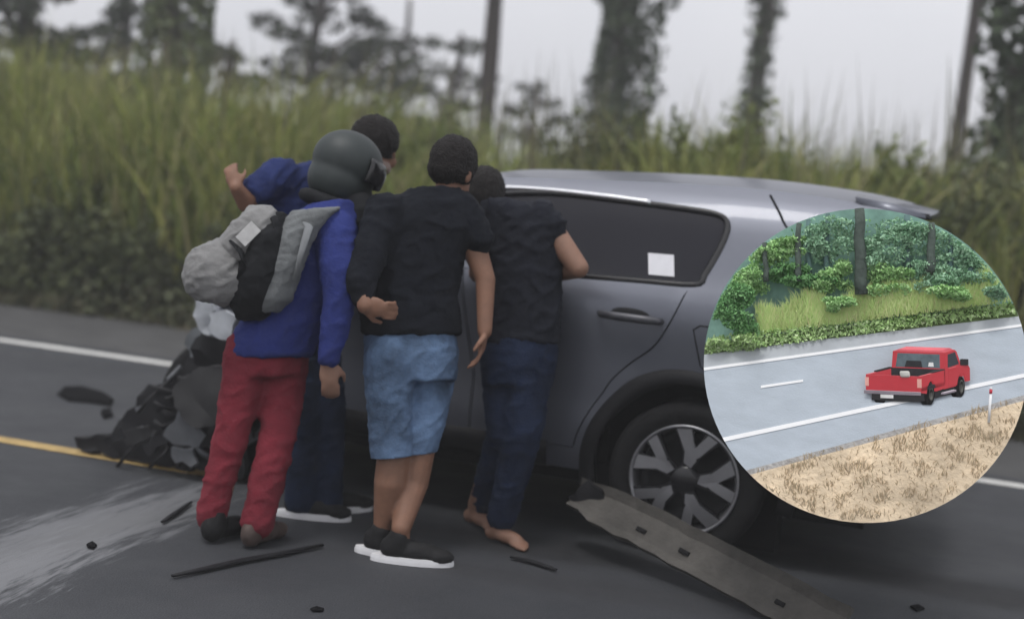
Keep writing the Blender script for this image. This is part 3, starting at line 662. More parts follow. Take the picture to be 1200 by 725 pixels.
crumple('bumper_shell', [(92, 527), (93, 513), (128, 509), (150, 488), (165, 465), (186, 450), (204, 440), (222, 420), (246, 408), (285, 408), (288, 556), (240, 552), (205, 548), (150, 536)], 6.72, 6.42, .05, PLAST, tb, .05)
crumple('liner', [(205, 452), (232, 432), (275, 425), (280, 480), (232, 505), (212, 488)], 6.36, 6.25, .02, mat('grey_liner', (.022, .022, .024), .8, var=.3), tb, .03, 6)
crumple('bent_metal', [(212, 478), (238, 512), (236, 524), (205, 520), (192, 510)], 6.38, 6.34, .012, mat('bare_metal', (.085, .09, .10), .6, .2, var=.3), tb, .02, 8)
crumple('bracket', [(198, 524), (226, 524), (232, 546), (206, 542)], 6.38, 6.34, .02, mat('bare_metal', (.2,) * 3), tb, .02, 9)
crumple('clip', [(157, 474), (168, 472), (168, 482), (158, 483)], 6.52, 6.5, .012, mat('bare_metal', (.2,) * 3), tb, .01, 10)
HOSE = mat('hose_rubber', (.014, .014, .016), .6, spec=.3); rr = random.Random(21)
for k in range(13):
    x0_, y0_ = rr.uniform(150, 250), rr.uniform(425, 535); x1_, y1_ = x0_ + rr.uniform(-40, 45), min(548, y0_ + rr.uniform(-10, 45)); t_ = 6.55 - (x0_ - 150) * .002
    bm = bmesh.new(); tube(bm, [at(x0_, y0_, t_), at((x0_ + x1_) / 2 + rr.uniform(-12, 12), (y0_ + y1_) / 2 + rr.uniform(-12, 8), t_ - .06), at(x1_, y1_, t_ - .02)], rr.uniform(.006, .014), 6); bmo('hose', bm, HOSE if k % 3 else mat('bare_metal', (.15,) * 3), tb)
for k, o_ in enumerate(([(178, 470), (205, 456), (210, 470), (186, 486)], [(140, 508), (172, 496), (186, 506), (150, 522)], [(168, 520), (196, 500), (200, 516), (176, 534)], [(216, 440), (240, 428), (246, 446), (224, 456)], [(120, 512), (142, 504), (146, 514), (126, 522)])):
    crumple('broken_piece', o_, 6.5 - .02 * k, 6.46 - .02 * k, .012, mat('grey_liner', (.022,) * 3) if k % 2 else PLAST, tb, .04, 30 + k, .03)
wp = empty('torn_bodywork', on_ground(245, 546)); tag(wp, 'crumpled white and grey panel sticking up below the grey backpack', 'wreckage')
crumple('upper_sheet', [(232, 347), (243, 344), (252, 362), (248, 392), (234, 388), (229, 368)], 6.35, 6.3, .03, mat('white_part', (.34, .36, .39), .6, var=.3), wp, .04, 11)
crumple('lower_sheet', [(248, 368), (264, 362), (276, 372), (274, 396), (256, 398), (246, 386)], 6.3, 6.25, .03, mat('white_part', (.42, .44, .47)), wp, .04, 12)
crumple('dark_mount', [(240, 385), (278, 392), (285, 425), (236, 432), (226, 408)], 6.45, 6.4, .05, PLAST, wp, .05, 13)
crumple('stay', [(219, 390), (236, 380), (240, 440), (222, 436)], 6.6, 6.55, .02, mat('grey_part', (.10, .11, .12), .5, var=.3), wp, .03, 14)
# torn sill strip hanging from the car to the road
a0 = on_ground(672, 610); a0 = at(676, 578, 5.83); a1 = at(800, 640, 5.45); a2 = on_ground(985, 738, .03)
P = [a0.lerp(a1, i / 8) for i in range(8)] + [a1.lerp(a2, i / 8) for i in range(9)]
ss_ = empty('torn_sill_strip', on_ground(830, 690)); tag(ss_, 'long torn grey sill strip hanging from the car past its rear wheel to the road', 'wreckage')
STRIP = mat('dusty_plastic', (.066, .061, .055), .8, var=.35, scale=9, bump=.4, bscale=60)
bm = bmesh.new(); rings = []
for i, p in enumerate(P):
    d = (P[min(i + 1, 16)] - P[max(i - 1, 0)]).normalized(); sdv = d.cross(Vector((0, 0, 1))).normalized(); up = sdv.cross(d)
    wd = .088 * (1 - .25 * (i < 2)) + .008 * noise.noise(Vector((i * .9, 0, 0))); j = Vector((0, 0, .012 * noise.noise(Vector((i * .7, 3, 0)))))
    up2 = (up * .82 - sdv * .05); c = p + j
    fa = (sdv * .75 + up * .55).normalized(); fb = (up * .75 - sdv * .55).normalized()
    rings.append([c - fb * wd, c - fb * wd + fa * .03, c - fb * wd * .6 + fa * .012, c + fb * wd * .55 + fa * .010, c + fb * wd + fa * .035, c + fb * wd * 1.06, c + fb * wd - fa * .012, c - fb * wd - fa * .012])
ring_loft(bm, rings); bmo('strip', bm, STRIP, ss_, smooth=False)
for i in (5, 8, 13):
    p = P[i].lerp(P[i + 1], .3); bm = bmesh.new(); d = (P[i + 1] - P[i]).normalized(); sdv = d.cross(Vector((0, 0, 1))).normalized(); up = sdv.cross(d); fa = (sdv * .75 + up * .55).normalized(); fb = (up * .75 - sdv * .55).normalized()
    box(bm, p + fa * .014 - fb * .02, d * (.016 + .004 * (i % 3)), fb * .009, fa * .006); bmo('clip_slot', bm, DARK, ss_, smooth=False)
crumple('torn_end', [(664, 580), (690, 562), (706, 572), (712, 596), (690, 602), (676, 594)], 5.82, 5.75, .02, PLAST, ss_, .03, 15)
# small debris on the road
def debris(name, pts, label, m=PLAST, r=.012, flat=.6, cat='debris'):
    bm = bmesh.new(); q = [on_ground(x, y, .004 + r * .6) for x, y in pts]; tube(bm, q, [r * (.6 if i in (0, len(q) - 1) else 1) for i in range(len(q))], 7, flat)
    o = bmo(name, bm, m); tag(o, label, cat, 'car fragments lying on the road'); return o
debris('rubber_strip', [(202, 674), (240, 666), (285, 656), (330, 648), (378, 638)], 'long thin black rubber strip lying in front of the red trousered man', r=.016)
debris('rubber_strip', [(190, 611), (204, 602), (224, 588)], 'short black strip beside the pale spill, left of the red trousers', r=.014)
debris('rubber_strip', [(598, 652), (625, 658), (652, 667)], 'short dark strip on the road right of the bare feet', r=.014)
FLATB = mat('matt_black_plastic', (.008, .008, .009), .95, var=.3, scale=20, spec=.03)
def shard(name, outline, label, h=.03, m=PLAST, seed=1):
    rr = random.Random(seed); bm = bmesh.new(); lo = [bm.verts.new(on_ground(x, y, .004)) for x, y in outline]; c = sum((v.co for v in lo), Vector()) / len(lo)
    hi = [bm.verts.new(v.co.lerp(c, .12) + Vector((0, 0, h * rr.uniform(.6, 1.3)))) for v in lo]; n_ = len(lo)
    top = bm.verts.new(c + Vector((0, 0, h * 1.15)))
    for i in range(n_): bm.faces.new((lo[i], lo[(i + 1) % n_], hi[(i + 1) % n_], hi[i])); bm.faces.new((hi[i], hi[(i + 1) % n_], top))
    o = bmo(name, bm, FLATB if m is PLAST else m, smooth=False); tag(o, label, 'debris', 'car fragments lying on the road'); return o
shard('plastic_fragment', [(66, 462), (72, 456), (95, 455), (122, 461), (134, 469), (130, 476), (105, 472), (80, 470)], 'flat black plastic piece between the white and yellow lines', .02, seed=1)
shard('plastic_fragment', [(118, 484), (130, 482), (133, 488), (122, 491)], 'tiny dark chip beside the flat black plastic piece', .02, seed=2)
shard('plastic_fragment', [(101, 638), (108, 635), (114, 639), (110, 643), (103, 642)], 'small dark lump lying on the pale spill', .008, seed=3)
shard('plastic_fragment', [(363, 713), (371, 710), (380, 713), (378, 716), (366, 716)], 'small dark lump near the bottom edge, in front of everyone', .005, seed=4)
shard('plastic_fragment', [(1066, 710), (1076, 708), (1084, 713), (1074, 716)], 'small dark lump in the bottom right corner area', .005, seed=5)
shard('pale_fragment', [(904, 599), (914, 594), (922, 600), (918, 606), (906, 606)], 'small pale fragment on the road behind the rear wheel', .03, mat('pale_plastic', (.25, .26, .28), .6), seed=6)
# ------------------------------------------------------------------ people
SKIN = mat('skin', (.23, .125, .085), .6, var=.12, scale=20, bump=.1, bscale=150)
SKIN2 = mat('tanned_skin', (.20, .10, .062), .6, var=.14, scale=20, bump=.1, bscale=150)
HAIR = mat('black_hair', (.012, .010, .010), .6, var=.4, scale=60, bump=.8, bscale=160, spec=.18)
TEE_K = mat('black_cotton', (.0055, .007, .0115), .9, var=.3, scale=5, bump=.3, bscale=60, spec=.18)
TEE_C = mat('charcoal_cotton', (.010, .0115, .018), .9, var=.25, scale=5, bump=.3, bscale=60, spec=.18)
BLUE = mat('royal_blue_fleece', (.024, .035, .155), .9, var=.22, scale=5, bump=.4, bscale=70, spec=.18)
BLUE2 = mat('deep_blue_cotton', (.018, .028, .10), .9, var=.25, scale=5, bump=.3, bscale=60, spec=.18)
REDT = mat('red_trousers', (.17, .022, .034), .9, var=.22, scale=5, bump=.4, bscale=80, spec=.18)
DENIM = mat('light_denim', (.085, .135, .225), .9, var=.65, scale=5.5, bump=.4, bscale=120, spec=.18)
JEANS = mat('navy_jeans', (.012, .020, .046), .9, var=.4, scale=6, bump=.4, bscale=120, spec=.18)
SHOE = mat('black_shoe', (.014, .014, .015), .7, var=.3, scale=30, spec=.18)
SHOE_B = mat('brown_shoe', (.06, .04, .034), .7, var=.3, scale=30)
SOLE = mat('white_sole', (.72, .72, .74), .7, var=.08, scale=20)
HELM = mat('helmet_shell', (.017, .024, .025), .55, var=.2, scale=6)
GREYP = mat('grey_backpack_cloth', (.20, .20, .20), .9, var=.15, scale=8, bump=.3, bscale=80)
GREYS = mat('grey_mesh_cloth', (.14, .15, .155), .9, var=.2, scale=14, bump=.3, bscale=100)
BLACKP = mat('black_pack_cloth', (.013, .014, .016), .9, var=.3, scale=8, spec=.18)
def head(bm, c, face, s=1.0, up=Vector((0, 0, 1))):
    """skull, jaw, nose, ears; face = direction looked at"""
    f = face.normalized(); sd = f.cross(up).normalized(); u = sd.cross(f).normalized(); c = Vector(c)
    ellipsoid(bm, c + u * .02 * s - f * .008 * s, sd * .075 * s, f * .095 * s, u * .098 * s)
    ellipsoid(bm, c - u * .055 * s + f * .028 * s, sd * .058 * s, f * .062 * s, u * .062 * s)
    ellipsoid(bm, c - u * .022 * s + f * .094 * s, sd * .014 * s, f * .022 * s, u * .026 * s)
    ellipsoid(bm, c - u * .060 * s + f * .088 * s, sd * .024 * s, f * .010 * s, u * .010 * s)
    ellipsoid(bm, c - u * .098 * s + f * .066 * s, sd * .024 * s, f * .020 * s, u * .018 * s)
    ellipsoid(bm, c + u * .012 * s + f * .084 * s, sd * .045 * s, f * .012 * s, u * .009 * s)
    for k in (-1, 1): ellipsoid(bm, c - u * .012 * s + sd * .078 * k * s - f * .005 * s, sd * .010 * s, f * .02 * s, u * .032 * s)
    return f, sd, u
def eyes(parent, c, fsu, s=1.0):
    f, sd, u = fsu; c = Vector(c)
    for k in (-1, 1):
        bm = bmesh.new(); ellipsoid(bm, c + sd * .031 * k * s + f * .079 * s - u * .004 * s, sd * .013, f * .009, u * .007, 10, 6); bmo('eye', bm, mat('eye_dark', (.03, .025, .02), .3), parent)
def hair_cap(parent, c, fsu, s=1.0, m=HAIR, low=-.05):
    f, sd, u = fsu; c = Vector(c); bm = bmesh.new()
    ellipsoid(bm, c + u * .036 * s - f * .012 * s, sd * .083 * s, f * .103 * s, u * .098 * s)
    ellipsoid(bm, c + u * .006 * s - f * .044 * s, sd * .076 * s, f * .062 * s, u * .072 * s)
    for k in (-1, 1): ellipsoid(bm, c + u * .0 * s + sd * .062 * k * s - f * .012 * s, sd * .02 * s, f * .055 * s, u * .05 * s)
    return organic('hair', bm, m, parent, .008, 3, .006, 55)
def hand(bm, wr, d, pn, s=1.0, curl=.5, side=1):
    """palm with five fingers; d: towards the fingertips, pn: out of the palm"""
    d = d.normalized(); pn = (pn - d * pn.dot(d)).normalized(); ac = d.cross(pn) * side; wr = Vector(wr)
    ellipsoid(bm, wr + d * .045 * s, ac * .040 * s, d * .055 * s, pn * .017 * s, 14, 9)
    for k, (o, ln) in enumerate(((-.029, .066), (-.010, .076), (.010, .071), (.028, .055))):
        b = wr + d * .088 * s + ac * o * s; ln *= s; p = b; a = curl * (.55 + .08 * k); r_ = .0095 * s
        for j, fr in enumerate((.45, .32, .26)):
            dd = d * math.cos(a) + pn * math.sin(a) + ac * o * .8; q = p + dd * ln * fr; capsule(bm, p, r_, q, r_ * .92, 8); p = q; r_ *= .92; a += curl * .8
    b = wr + d * .025 * s - ac * .032 * s; q = b + (d * .7 - ac * .6 + pn * .35).normalized() * .038 * s; capsule(bm, b, .013 * s, q, .011 * s, 8)
    capsule(bm, q, .011 * s, q + (d * .9 - ac * .1 + pn * .4).normalized() * .03 * s, .009 * s, 8)
def shoe(root, an, d, m, sole=None, L=.28):
    """an: point on the ground below the ankle; d: heel to toe"""
    d = Vector((d[0], d[1], 0)).normalized(); sd = Vector((-d.y, d.x, 0)); z = Vector((0, 0, 1)); a = Vector(an); bm = bmesh.new()
    h = a - d * .06
    ellipsoid(bm, h + d * .045 + z * .06, sd * .040, d * .062, z * .058); ellipsoid(bm, h + d * .135 + z * .047, sd * .044, d * .10, z * .042)
    ellipsoid(bm, h + d * .21 + z * .036, sd * .046, d * .072, z * .034); capsule(bm, h + d * .05 + z * .06, .044, h + d * .055 + z * .105, .043)
    s = organic('shoe', bm, m, root, .009, 4, .003, 20)
    if sole:
        bm = bmesh.new(); out = []
        for k in range(28):
            t = k / 28 * 2 * math.pi; x = math.cos(t); wdt = .046 + .008 * x; out.append(h + d * (.115 + .165 * x) + sd * wdt * math.sin(t) * (1 - .25 * (abs(x) > .93)))
        ring_loft(bm, [[p + z * .002 for p in out], [p + z * .016 for p in out], [p + z * .030 + d * 0 for p in [h + d * .115 + (q - h - d * .115) * .97 for q in out]]]); bmo('sole', bm, sole, s, smooth=False)
    return s
def bare_foot(bm, an, d):
    d = Vector((d[0], d[1], 0)).normalized(); sd = Vector((-d.y, d.x, 0)); z = Vector((0, 0, 1)); h = Vector(an) - d * .05
    ellipsoid(bm, h + d * .02 + z * .034, sd * .031, d * .04, z * .034); ellipsoid(bm, h + d * .10 + z * .034, sd * .036, d * .085, z * .030); ellipsoid(bm, h + d * .165 + z * .018, sd * .044, d * .045, z * .018)
    for k in range(5): o = -.034 + .017 * k; capsule(bm, h + d * .185 + sd * o + z * .014, .011 if k else .013, h + d * (.222 - .004 * k * k * .6) + sd * o * 1.05 + z * .012, .009 if k else .012, 8)
def torso(name, secs, m, root, arms=(), vox=.011, wr=.012, extra=None):
    bm = bmesh.new(); ell_loft(bm, secs)
    for pts, rads in arms: limb(bm, pts, rads)
    if extra: extra(bm)
    return organic(name, bm, m, root, vox, 7, wr, 9, (1, 1, .8))
XR = cR.copy()                          # across the view
def wide(a, depth=.0): return (XR * a + f_ * depth)
AW = Vector((0, 1, 0)); RT = Vector((1, 0, 0)); UP = Vector((0, 0, 1))

# --- man with hands behind his back: black tee, pale denim shorts
T = 5.46
C = empty('person', on_ground(465, 650)); tag(C, 'person in black t-shirt and light denim shorts seen from behind, one hand behind the back', 'person', 'people leaning over the crashed car')
face = (RT * .55 + AW * .8 - UP * .25)
bm = bmesh.new(); hc = at(531, 201, 5.50); fs_ = head(bm, hc, face, 1.06)
capsule(bm, at(529, 216, 5.50), .057, at(515, 250, 5.46), .066)
ell_loft(bm, [(at(482, 415, T), wide(.14), f_ * .09), (at(480, 345, T), wide(.13), f_ * .09), (at(490, 285, T), wide(.16), f_ * .09), (at(505, 252, T), wide(.12), f_ * .08)])
shR, elR, wrR = at(548, 268, 5.50), at(569, 328, 5.46), at(568, 388, 5.42)
limb(bm, [shR, elR, wrR], [.058, .041, .030]); hand(bm, wrR, at(562, 420, 5.42) - wrR, -RT, 1.0, .4, 1)
shL, elL, wrL = at(440, 262, 5.34), at(424, 330, 5.24), at(428, 358, 5.20)
limb(bm, [shL, elL, wrL], [.05, .040, .033]); hand(bm, at(426, 356, 5.20), at(462, 366, 5.20) - at(426, 356, 5.20), f_ * 1.0 + UP * .2, 1.0, .8, 1)
for hp, kn, an in (((455, 420, 5.42), (462, 520, 5.40), (449, 613, 5.43)), ((506, 420, 5.50), (493, 520, 5.46), (470, 618, 5.36))):
    limb(bm, [at(*hp), at(*kn), at(kn[0] * .5 + an[0] * .5 + 2, 565, kn[2]), at(*an)], [.085, .064, .066, .040])
    p = at(*an); capsule(bm, p, .037, p + Vector((.01, 0, -.05)), .03)
organic('body', bm, SKIN2, C, .0062, 4)
eyes(C, hc, fs_); hair_cap(C, hc, fs_, 1.10)
torso('shirt', [(at(482, 392, T), wide(.205), f_ * .145), (at(478, 345, T), wide(.195), f_ * .14), (at(483, 300, T), wide(.212), f_ * .145), (at(492, 262, T), wide(.218), f_ * .135), (at(500, 238, T), wide(.18), f_ * .11), (at(512, 220, T), wide(.088), f_ * .075)], TEE_K, C,
      [([at(540, 248, 5.48), at(561, 280, 5.46)], [.085, .062]), ([at(452, 250, 5.38), at(436, 292, 5.30), elL, at(426, 350, 5.22)], [.085, .072, .062, .05])])
bm = bmesh.new(); ell_loft(bm, [(at(481, 388, T), wide(.185), f_ * .13), (at(482, 415, T), wide(.192), f_ * .14), (at(483, 445, T), wide(.18), f_ * .13)])
for a, b, c in (((456, 420, 5.40), (456, 480, 5.38), (459, 545, 5.38)), ((506, 420, 5.52), (500, 480, 5.48), (484, 545, 5.46))):
    limb(bm, [at(*a), at(*b), at(*c)], [.106, .090, .080])
organic('shorts', bm, DENIM, C, .009, 4, .007, 8, (1, 1, .8), (at(468, 533, 5.42), -cU + cR * .06))
for q_, d_ in ((at(449, 613, 5.43), RT * .95 - AW * .2), (at(470, 618, 5.36), RT + AW * .05)): shoe(C, (q_.x, q_.y, 0), d_, SHOE, SOLE, .26)

# --- man in a motorcycle helmet: royal blue fleece, red trousers, grey backpack
T = 5.45
A = empty('person', on_ground(278, 636)); tag(A, 'person in dark motorcycle helmet, royal blue sweatshirt and red trousers bending towards the car', 'person', 'people leaning over the crashed car')
face = (RT * .9 + AW * .55 - UP * .35)
bm = bmesh.new(); hc = at(404, 200, 5.52); fs_ = head(bm, hc, face)
capsule(bm, at(400, 222, 5.50), .06, at(385, 262, 5.46), .07)
ell_loft(bm, [(at(315, 400, T), wide(.13), f_ * .09), (at(335, 345, T), wide(.13), f_ * .09), (at(362, 295, T), wide(.14), f_ * .09), (at(380, 258, T), wide(.12), f_ * .08)])
sh, el, wr_ = at(396, 280, 5.32), at(398, 352, 5.28), at(384, 424, 5.28)
limb(bm, [sh, el, wr_], [.055, .042, .03]); hand(bm, wr_, at(388, 460, 5.29) - wr_, f_ - RT * .3, 1.05, .6, -1)
sh2, el2, wr2 = at(378, 275, 5.66), at(420, 330, 5.80), at(430, 300, 6.0)
limb(bm, [sh2, el2, wr2], [.055, .042, .03]); hand(bm, wr2, UP * .6 + AW, -RT, 1, .4)
for hp, kn, an in (((292, 415, 5.44), (273, 505, 5.42), (252, 612, 5.42)), ((335, 412, 5.50), (323, 505, 5.46), (302, 618, 5.40))):
    limb(bm, [at(*hp), at(*kn), at(*an)], [.085, .058, .042])
organic('body', bm, SKIN, A, .0085, 5); eyes(A, hc, fs_)
# helmet: shell, neck roll, visor
f, sd_, u = fs_; bm = bmesh.new()
ellipsoid(bm, hc + u * .035, sd_ * .132, f * .150, u * .130, 24, 14); ellipsoid(bm, hc - u * .045 - f * .01, sd_ * .123, f * .130, u * .115, 24, 14); ellipsoid(bm, hc - u * .075 + f * .075, sd_ * .09, f * .085, u * .06, 20, 10)
he = organic('helmet', bm, HELM, A, .009, 8)
bm = bmesh.new(); vs = []; rings = []
for i in range(9):
    e = -.32 + .75 * i / 8; ring = []
    for j in range(19):
        a = -1.35 + 2.7 * j / 18; rr_ = .163 - .03 * max(0, e - .2); ring.append(hc + u * (.02 + .135 * math.sin(e)) + (f * math.cos(a) * 1.04 + sd_ * math.sin(a) * .90) * (rr_ * math.cos(e * .75)))
    rings.append(ring)
ring_loft(bm, rings, cap=False, closed=False); vi = bmo('visor', bm, GLOSS, he); q = vi.modifiers.new('t', 'SOLIDIFY'); q.thickness = .006
bm = bmesh.new(); tube(bm, [hc - u * .15 + (f * math.cos(a) * .115 + sd_ * math.sin(a) * .105) for a in np.linspace(0, 2 * math.pi, 25)], .026, 8); bmo('neck_roll', bm, BLACKP, he)
bm = bmesh.new(); ellipsoid(bm, at(420, 252, 5.50), wide(.10), f_ * .10, cU * .10); ellipsoid(bm, at(424, 285, 5.55), wide(.075), f_ * .08, cU * .13); organic('dark_scarf', bm, BLACKP, A, .011, 6, .008, 10)
torso('sweatshirt', [(at(317, 418, T), wide(.172), f_ * .148), (at(322, 398, T), wide(.178), f_ * .150), (at(336, 365, T), wide(.17), f_ * .138), (at(352, 320, T), wide(.185), f_ * .14), (at(368, 282, T), wide(.185), f_ * .14), (at(380, 256, T), wide(.15), f_ * .115), (at(392, 236, T), wide(.085), f_ * .085)], BLUE, A,
      [([at(392, 272, 5.36), at(398, 310, 5.30), el, at(392, 385, 5.28), at(385, 418, 5.28)], [.092, .078, .066, .058, .046]), ([sh2, el2, wr2], [.08, .062, .045])], wr=.009)
bm = bmesh.new(); ell_loft(bm, [(at(318, 385, T), wide(.145), f_ * .11), (at(314, 410, T), wide(.152), f_ * .125), (at(310, 440, T), wide(.155), f_ * .12)])
limb(bm, [at(293, 412, 5.44), at(272, 505, 5.42), at(258, 560, 5.42), at(248, 603, 5.42)], [.10, .072, .066, .064])
limb(bm, [at(333, 412, 5.50), at(327, 505, 5.45), at(314, 560, 5.42), at(302, 612, 5.40)], [.105, .074, .070, .068])
organic('trousers', bm, REDT, A, .011, 6, .010, 8, (1, 1, .9))
shoe(A, on_ground(252, 634), RT * .45 + AW * .8, SHOE); shoe(A, on_ground(297, 640), RT * .35 + AW * .85, SHOE_B)
# backpack
bp_ = empty('backpack', at(285, 300, 5.3)); tag(bp_, 'grey and black backpack hanging on the back of the man in the helmet', 'backpack')
ax = (at(320, 255, 5.3) - at(240, 335, 5.3)).normalized(); ay = ax.cross(f_).normalized(); ay = ay if ay.z > 0 else -ay
bm = bmesh.new(); ellipsoid(bm, at(252, 318, 5.27), ax * .135, ay * .118, f_ * .11); ellipsoid(bm, at(262, 326, 5.27), ax * .11, ay * .11, f_ * .10); organic('lower_pouch', bm, GREYP, bp_, .010, 6, .012, 10)
bm = bmesh.new(); ellipsoid(bm, at(290, 280, 5.27), ax * .15, ay * .088, f_ * .09); ellipsoid(bm, at(303, 268, 5.27), ax * .10, ay * .092, f_ * .085); organic('upper_pouch', bm, GREYP, bp_, .010, 6, .012, 10)
bm = bmesh.new(); ell_loft(bm, [(at(328, 250, 5.34), wide(.03), f_ * .09), (at(318, 275, 5.30), wide(.085), f_ * .13), (at(305, 320, 5.29), wide(.11), f_ * .13), (at(296, 352, 5.31), wide(.10), f_ * .12), (at(296, 375, 5.33), wide(.06), f_ * .07)]); organic('back_panel', bm, BLACKP, bp_, .010, 6, .008, 12)
bm = bmesh.new(); ell_loft(bm, [(at(392, 243, 5.33), wide(.03), f_ * .05), (at(368, 248, 5.30), wide(.085), f_ * .07), (at(345, 275, 5.27), wide(.085), f_ * .07), (at(330, 315, 5.26), wide(.082), f_ * .07), (at(320, 352, 5.27), wide(.075), f_ * .06), (at(312, 366, 5.29), wide(.05), f_ * .04)]); organic('side_panel', bm, GREYS, bp_, .010, 6, .008, 12)
def strap(pts, m=BLACKP, r=.017, flat=.35):
    bm = bmesh.new(); tube(bm, pts, r, 8, flat); return bmo('strap', bm, m, bp_)
strap([at(x, y, t) for x, y, t in ((272, 282, 5.20), (283, 296, 5.16), (286, 315, 5.17), (277, 338, 5.22))])
strap([at(x, y, t) for x, y, t in ((318, 250, 5.24), (324, 262, 5.20), (322, 282, 5.20))])
strap([at(x, y, t) for x, y, t in ((352, 252, 5.25), (362, 266, 5.21), (352, 300, 5.19), (344, 330, 5.19))], mat('pale_strap', (.18, .19, .20), .9))
strap([at(x, y, t) for x, y, t in ((272, 330, 5.2), (240, 344, 5.22), (222, 328, 5.26), (218, 326, 5.27))], GREYP)
bm = bmesh.new(); box(bm, at(291, 274, 5.172), ax * .042, ay * .026, f_ * .004); pa = bmo('white_patch', bm, mat('patch_white', (.5, .5, .5), .8, var=.15, scale=30), bp_, smooth=False)

# --- man behind, bent over, blue top and navy jeans
T = 5.98
B = empty('person', on_ground(360, 604)); tag(B, 'person with short black hair and deep blue top, bent behind the helmeted man', 'person', 'people leaning over the crashed car')
face = RT * .95 + AW * .25 - UP * .35
bm = bmesh.new(); hc = at(438, 174, 5.92); fs_ = head(bm, hc, face, 1.04)
capsule(bm, at(428, 180, 5.94), .055, at(400, 205, 5.96), .065)
ell_loft(bm, [(at(345, 350, T), wide(.13), f_ * .1), (at(335, 280, T), wide(.14), f_ * .1), (at(350, 220, T), wide(.15), f_ * .1), (at(390, 200, T), wide(.09), f_ * .08)])
limb(bm, [at(318, 205, 5.82), at(289, 238, 5.76), at(277, 220, 5.70)], [.045, .042, .030]); hand(bm, at(277, 220, 5.70), at(268, 192, 5.72) - at(277, 220, 5.70), f_, .9, .9)
for hp, kn, an in (((338, 360, 5.95), (350, 480, 5.90), (352, 585, 5.90)), ((370, 360, 6.02), (382, 480, 5.98), (378, 590, 5.94))): limb(bm, [at(*hp), at(*kn), at(*an)], [.085, .058, .042])
organic('body', bm, SKIN2, B, .0085, 5); eyes(B, hc, fs_); hair_cap(B, hc, fs_, 1.08)
f, sd_, u = fs_; bm = bmesh.new(); ellipsoid(bm, hc - u * .06 + f * .045, sd_ * .066, f * .062, u * .042); fm = bmo('face_mask', bm, mat('pale_mask', (.20, .15, .13), .9), B)
torso('shirt', [(at(348, 350, T), wide(.17), f_ * .13), (at(338, 290, T), wide(.18), f_ * .14), (at(342, 235, T), wide(.17), f_ * .14), (at(362, 205, T), wide(.16), f_ * .12), (at(392, 190, T), wide(.10), f_ * .09)], BLUE2, B, [([at(330, 208, 5.86), at(303, 222, 5.79)], [.086, .070])], wr=.016)
bm = bmesh.new(); ell_loft(bm, [(at(352, 335, T), wide(.165), f_ * .13), (at(355, 365, T), wide(.17), f_ * .13), (at(356, 400, T), wide(.155), f_ * .12)])
limb(bm, [at(340, 370, 5.95), at(352, 480, 5.90), at(353, 586, 5.90)], [.10, .085, .07]); limb(bm, [at(370, 370, 6.02), at(383, 480, 5.98), at(382, 592, 5.94)], [.10, .085, .07])
organic('jeans', bm, JEANS, B, .011, 6, .009, 8)
shoe(B, on_ground(352, 606), RT + AW * .05, SHOE, SOLE, .3); shoe(B, on_ground(384, 600), RT * .8 + AW * .5, SHOE, SOLE)

# --- person leaning into the window: charcoal tee, dark jeans, bare feet
T = 5.74
D = empty('person', on_ground(585, 632)); tag(D, 'barefoot person in charcoal t-shirt and dark jeans leaning on the car window, elbow bent', 'person', 'people leaning over the crashed car')
face = AW * .95 + RT * .1 - UP * .45
bm = bmesh.new(); hc = at(567, 234, 5.88); fs_ = head(bm, hc, face, 1.0)
capsule(bm, at(572, 246, 5.84), .054, at(590, 262, 5.80), .064)
ell_loft(bm, [(at(606, 410, T), wide(.13), f_ * .09), (at(612, 340, T), wide(.13), f_ * .09), (at(608, 285, T), wide(.15), f_ * .09), (at(600, 258, T), wide(.12), f_ * .08)])
limb(bm, [at(645, 268, 5.72), at(678, 314, 5.66), at(650, 322, 5.86)], [.055, .044, .032]); hand(bm, at(650, 322, 5.86), at(630, 318, 5.96) - at(650, 322, 5.86), -UP, 1.0, .4)
limb(bm, [at(572, 268, 5.78), at(560, 320, 5.86), at(585, 322, 5.98)], [.055, .042, .03]); hand(bm, at(585, 322, 5.98), AW + RT * .4, -UP, 1.0, .4)
feet = ((on_ground(556, 614), RT * .55 - AW * .62), (on_ground(583, 634), RT * .62 - AW * .5))
for hp, kn, (an, d) in (((588, 415, 5.78), (592, 505, 5.78), feet[0]), ((624, 415, 5.72), (614, 505, 5.72), feet[1])):
    limb(bm, [at(*hp), at(*kn), an + Vector((0, 0, .09))], [.085, .058, .040]); capsule(bm, an + Vector((0, 0, .09)), .038, an + Vector((0, 0, .045)), .036); bare_foot(bm, an, d)
organic('body', bm, SKIN, D, .0085, 5); eyes(D, hc, fs_); hair_cap(D, hc, fs_, 1.08)
torso('shirt', [(at(612, 402, T), wide(.165), f_ * .13), (at(612, 350, T), wide(.165), f_ * .13), (at(612, 300, T), wide(.178), f_ * .135), (at(608, 265, T), wide(.17), f_ * .125), (at(598, 244, T), wide(.13), f_ * .10), (at(584, 234, T), wide(.08), f_ * .075)], TEE_C, D,
      [([at(634, 256, 5.72), at(646, 266, 5.70)], [.080, .066]), ([at(582, 256, 5.78), at(566, 300, 5.82)], [.08, .066])], wr=.014)
bm = bmesh.new(); ell_loft(bm, [(at(610, 392, T), wide(.155), f_ * .125), (at(608, 418, T), wide(.165), f_ * .135), (at(606, 450, T), wide(.15), f_ * .12)])
limb(bm, [at(590, 420, 5.78), at(593, 505, 5.77), feet[0][0] + Vector((.03, 0, .11))], [.10, .082, .062]); limb(bm, [at(622, 420, 5.72), at(613, 505, 5.71), feet[1][0] + Vector((.01, 0, .11))], [.10, .084, .066])
organic('jeans', bm, JEANS, D, .011, 6, .009, 8)
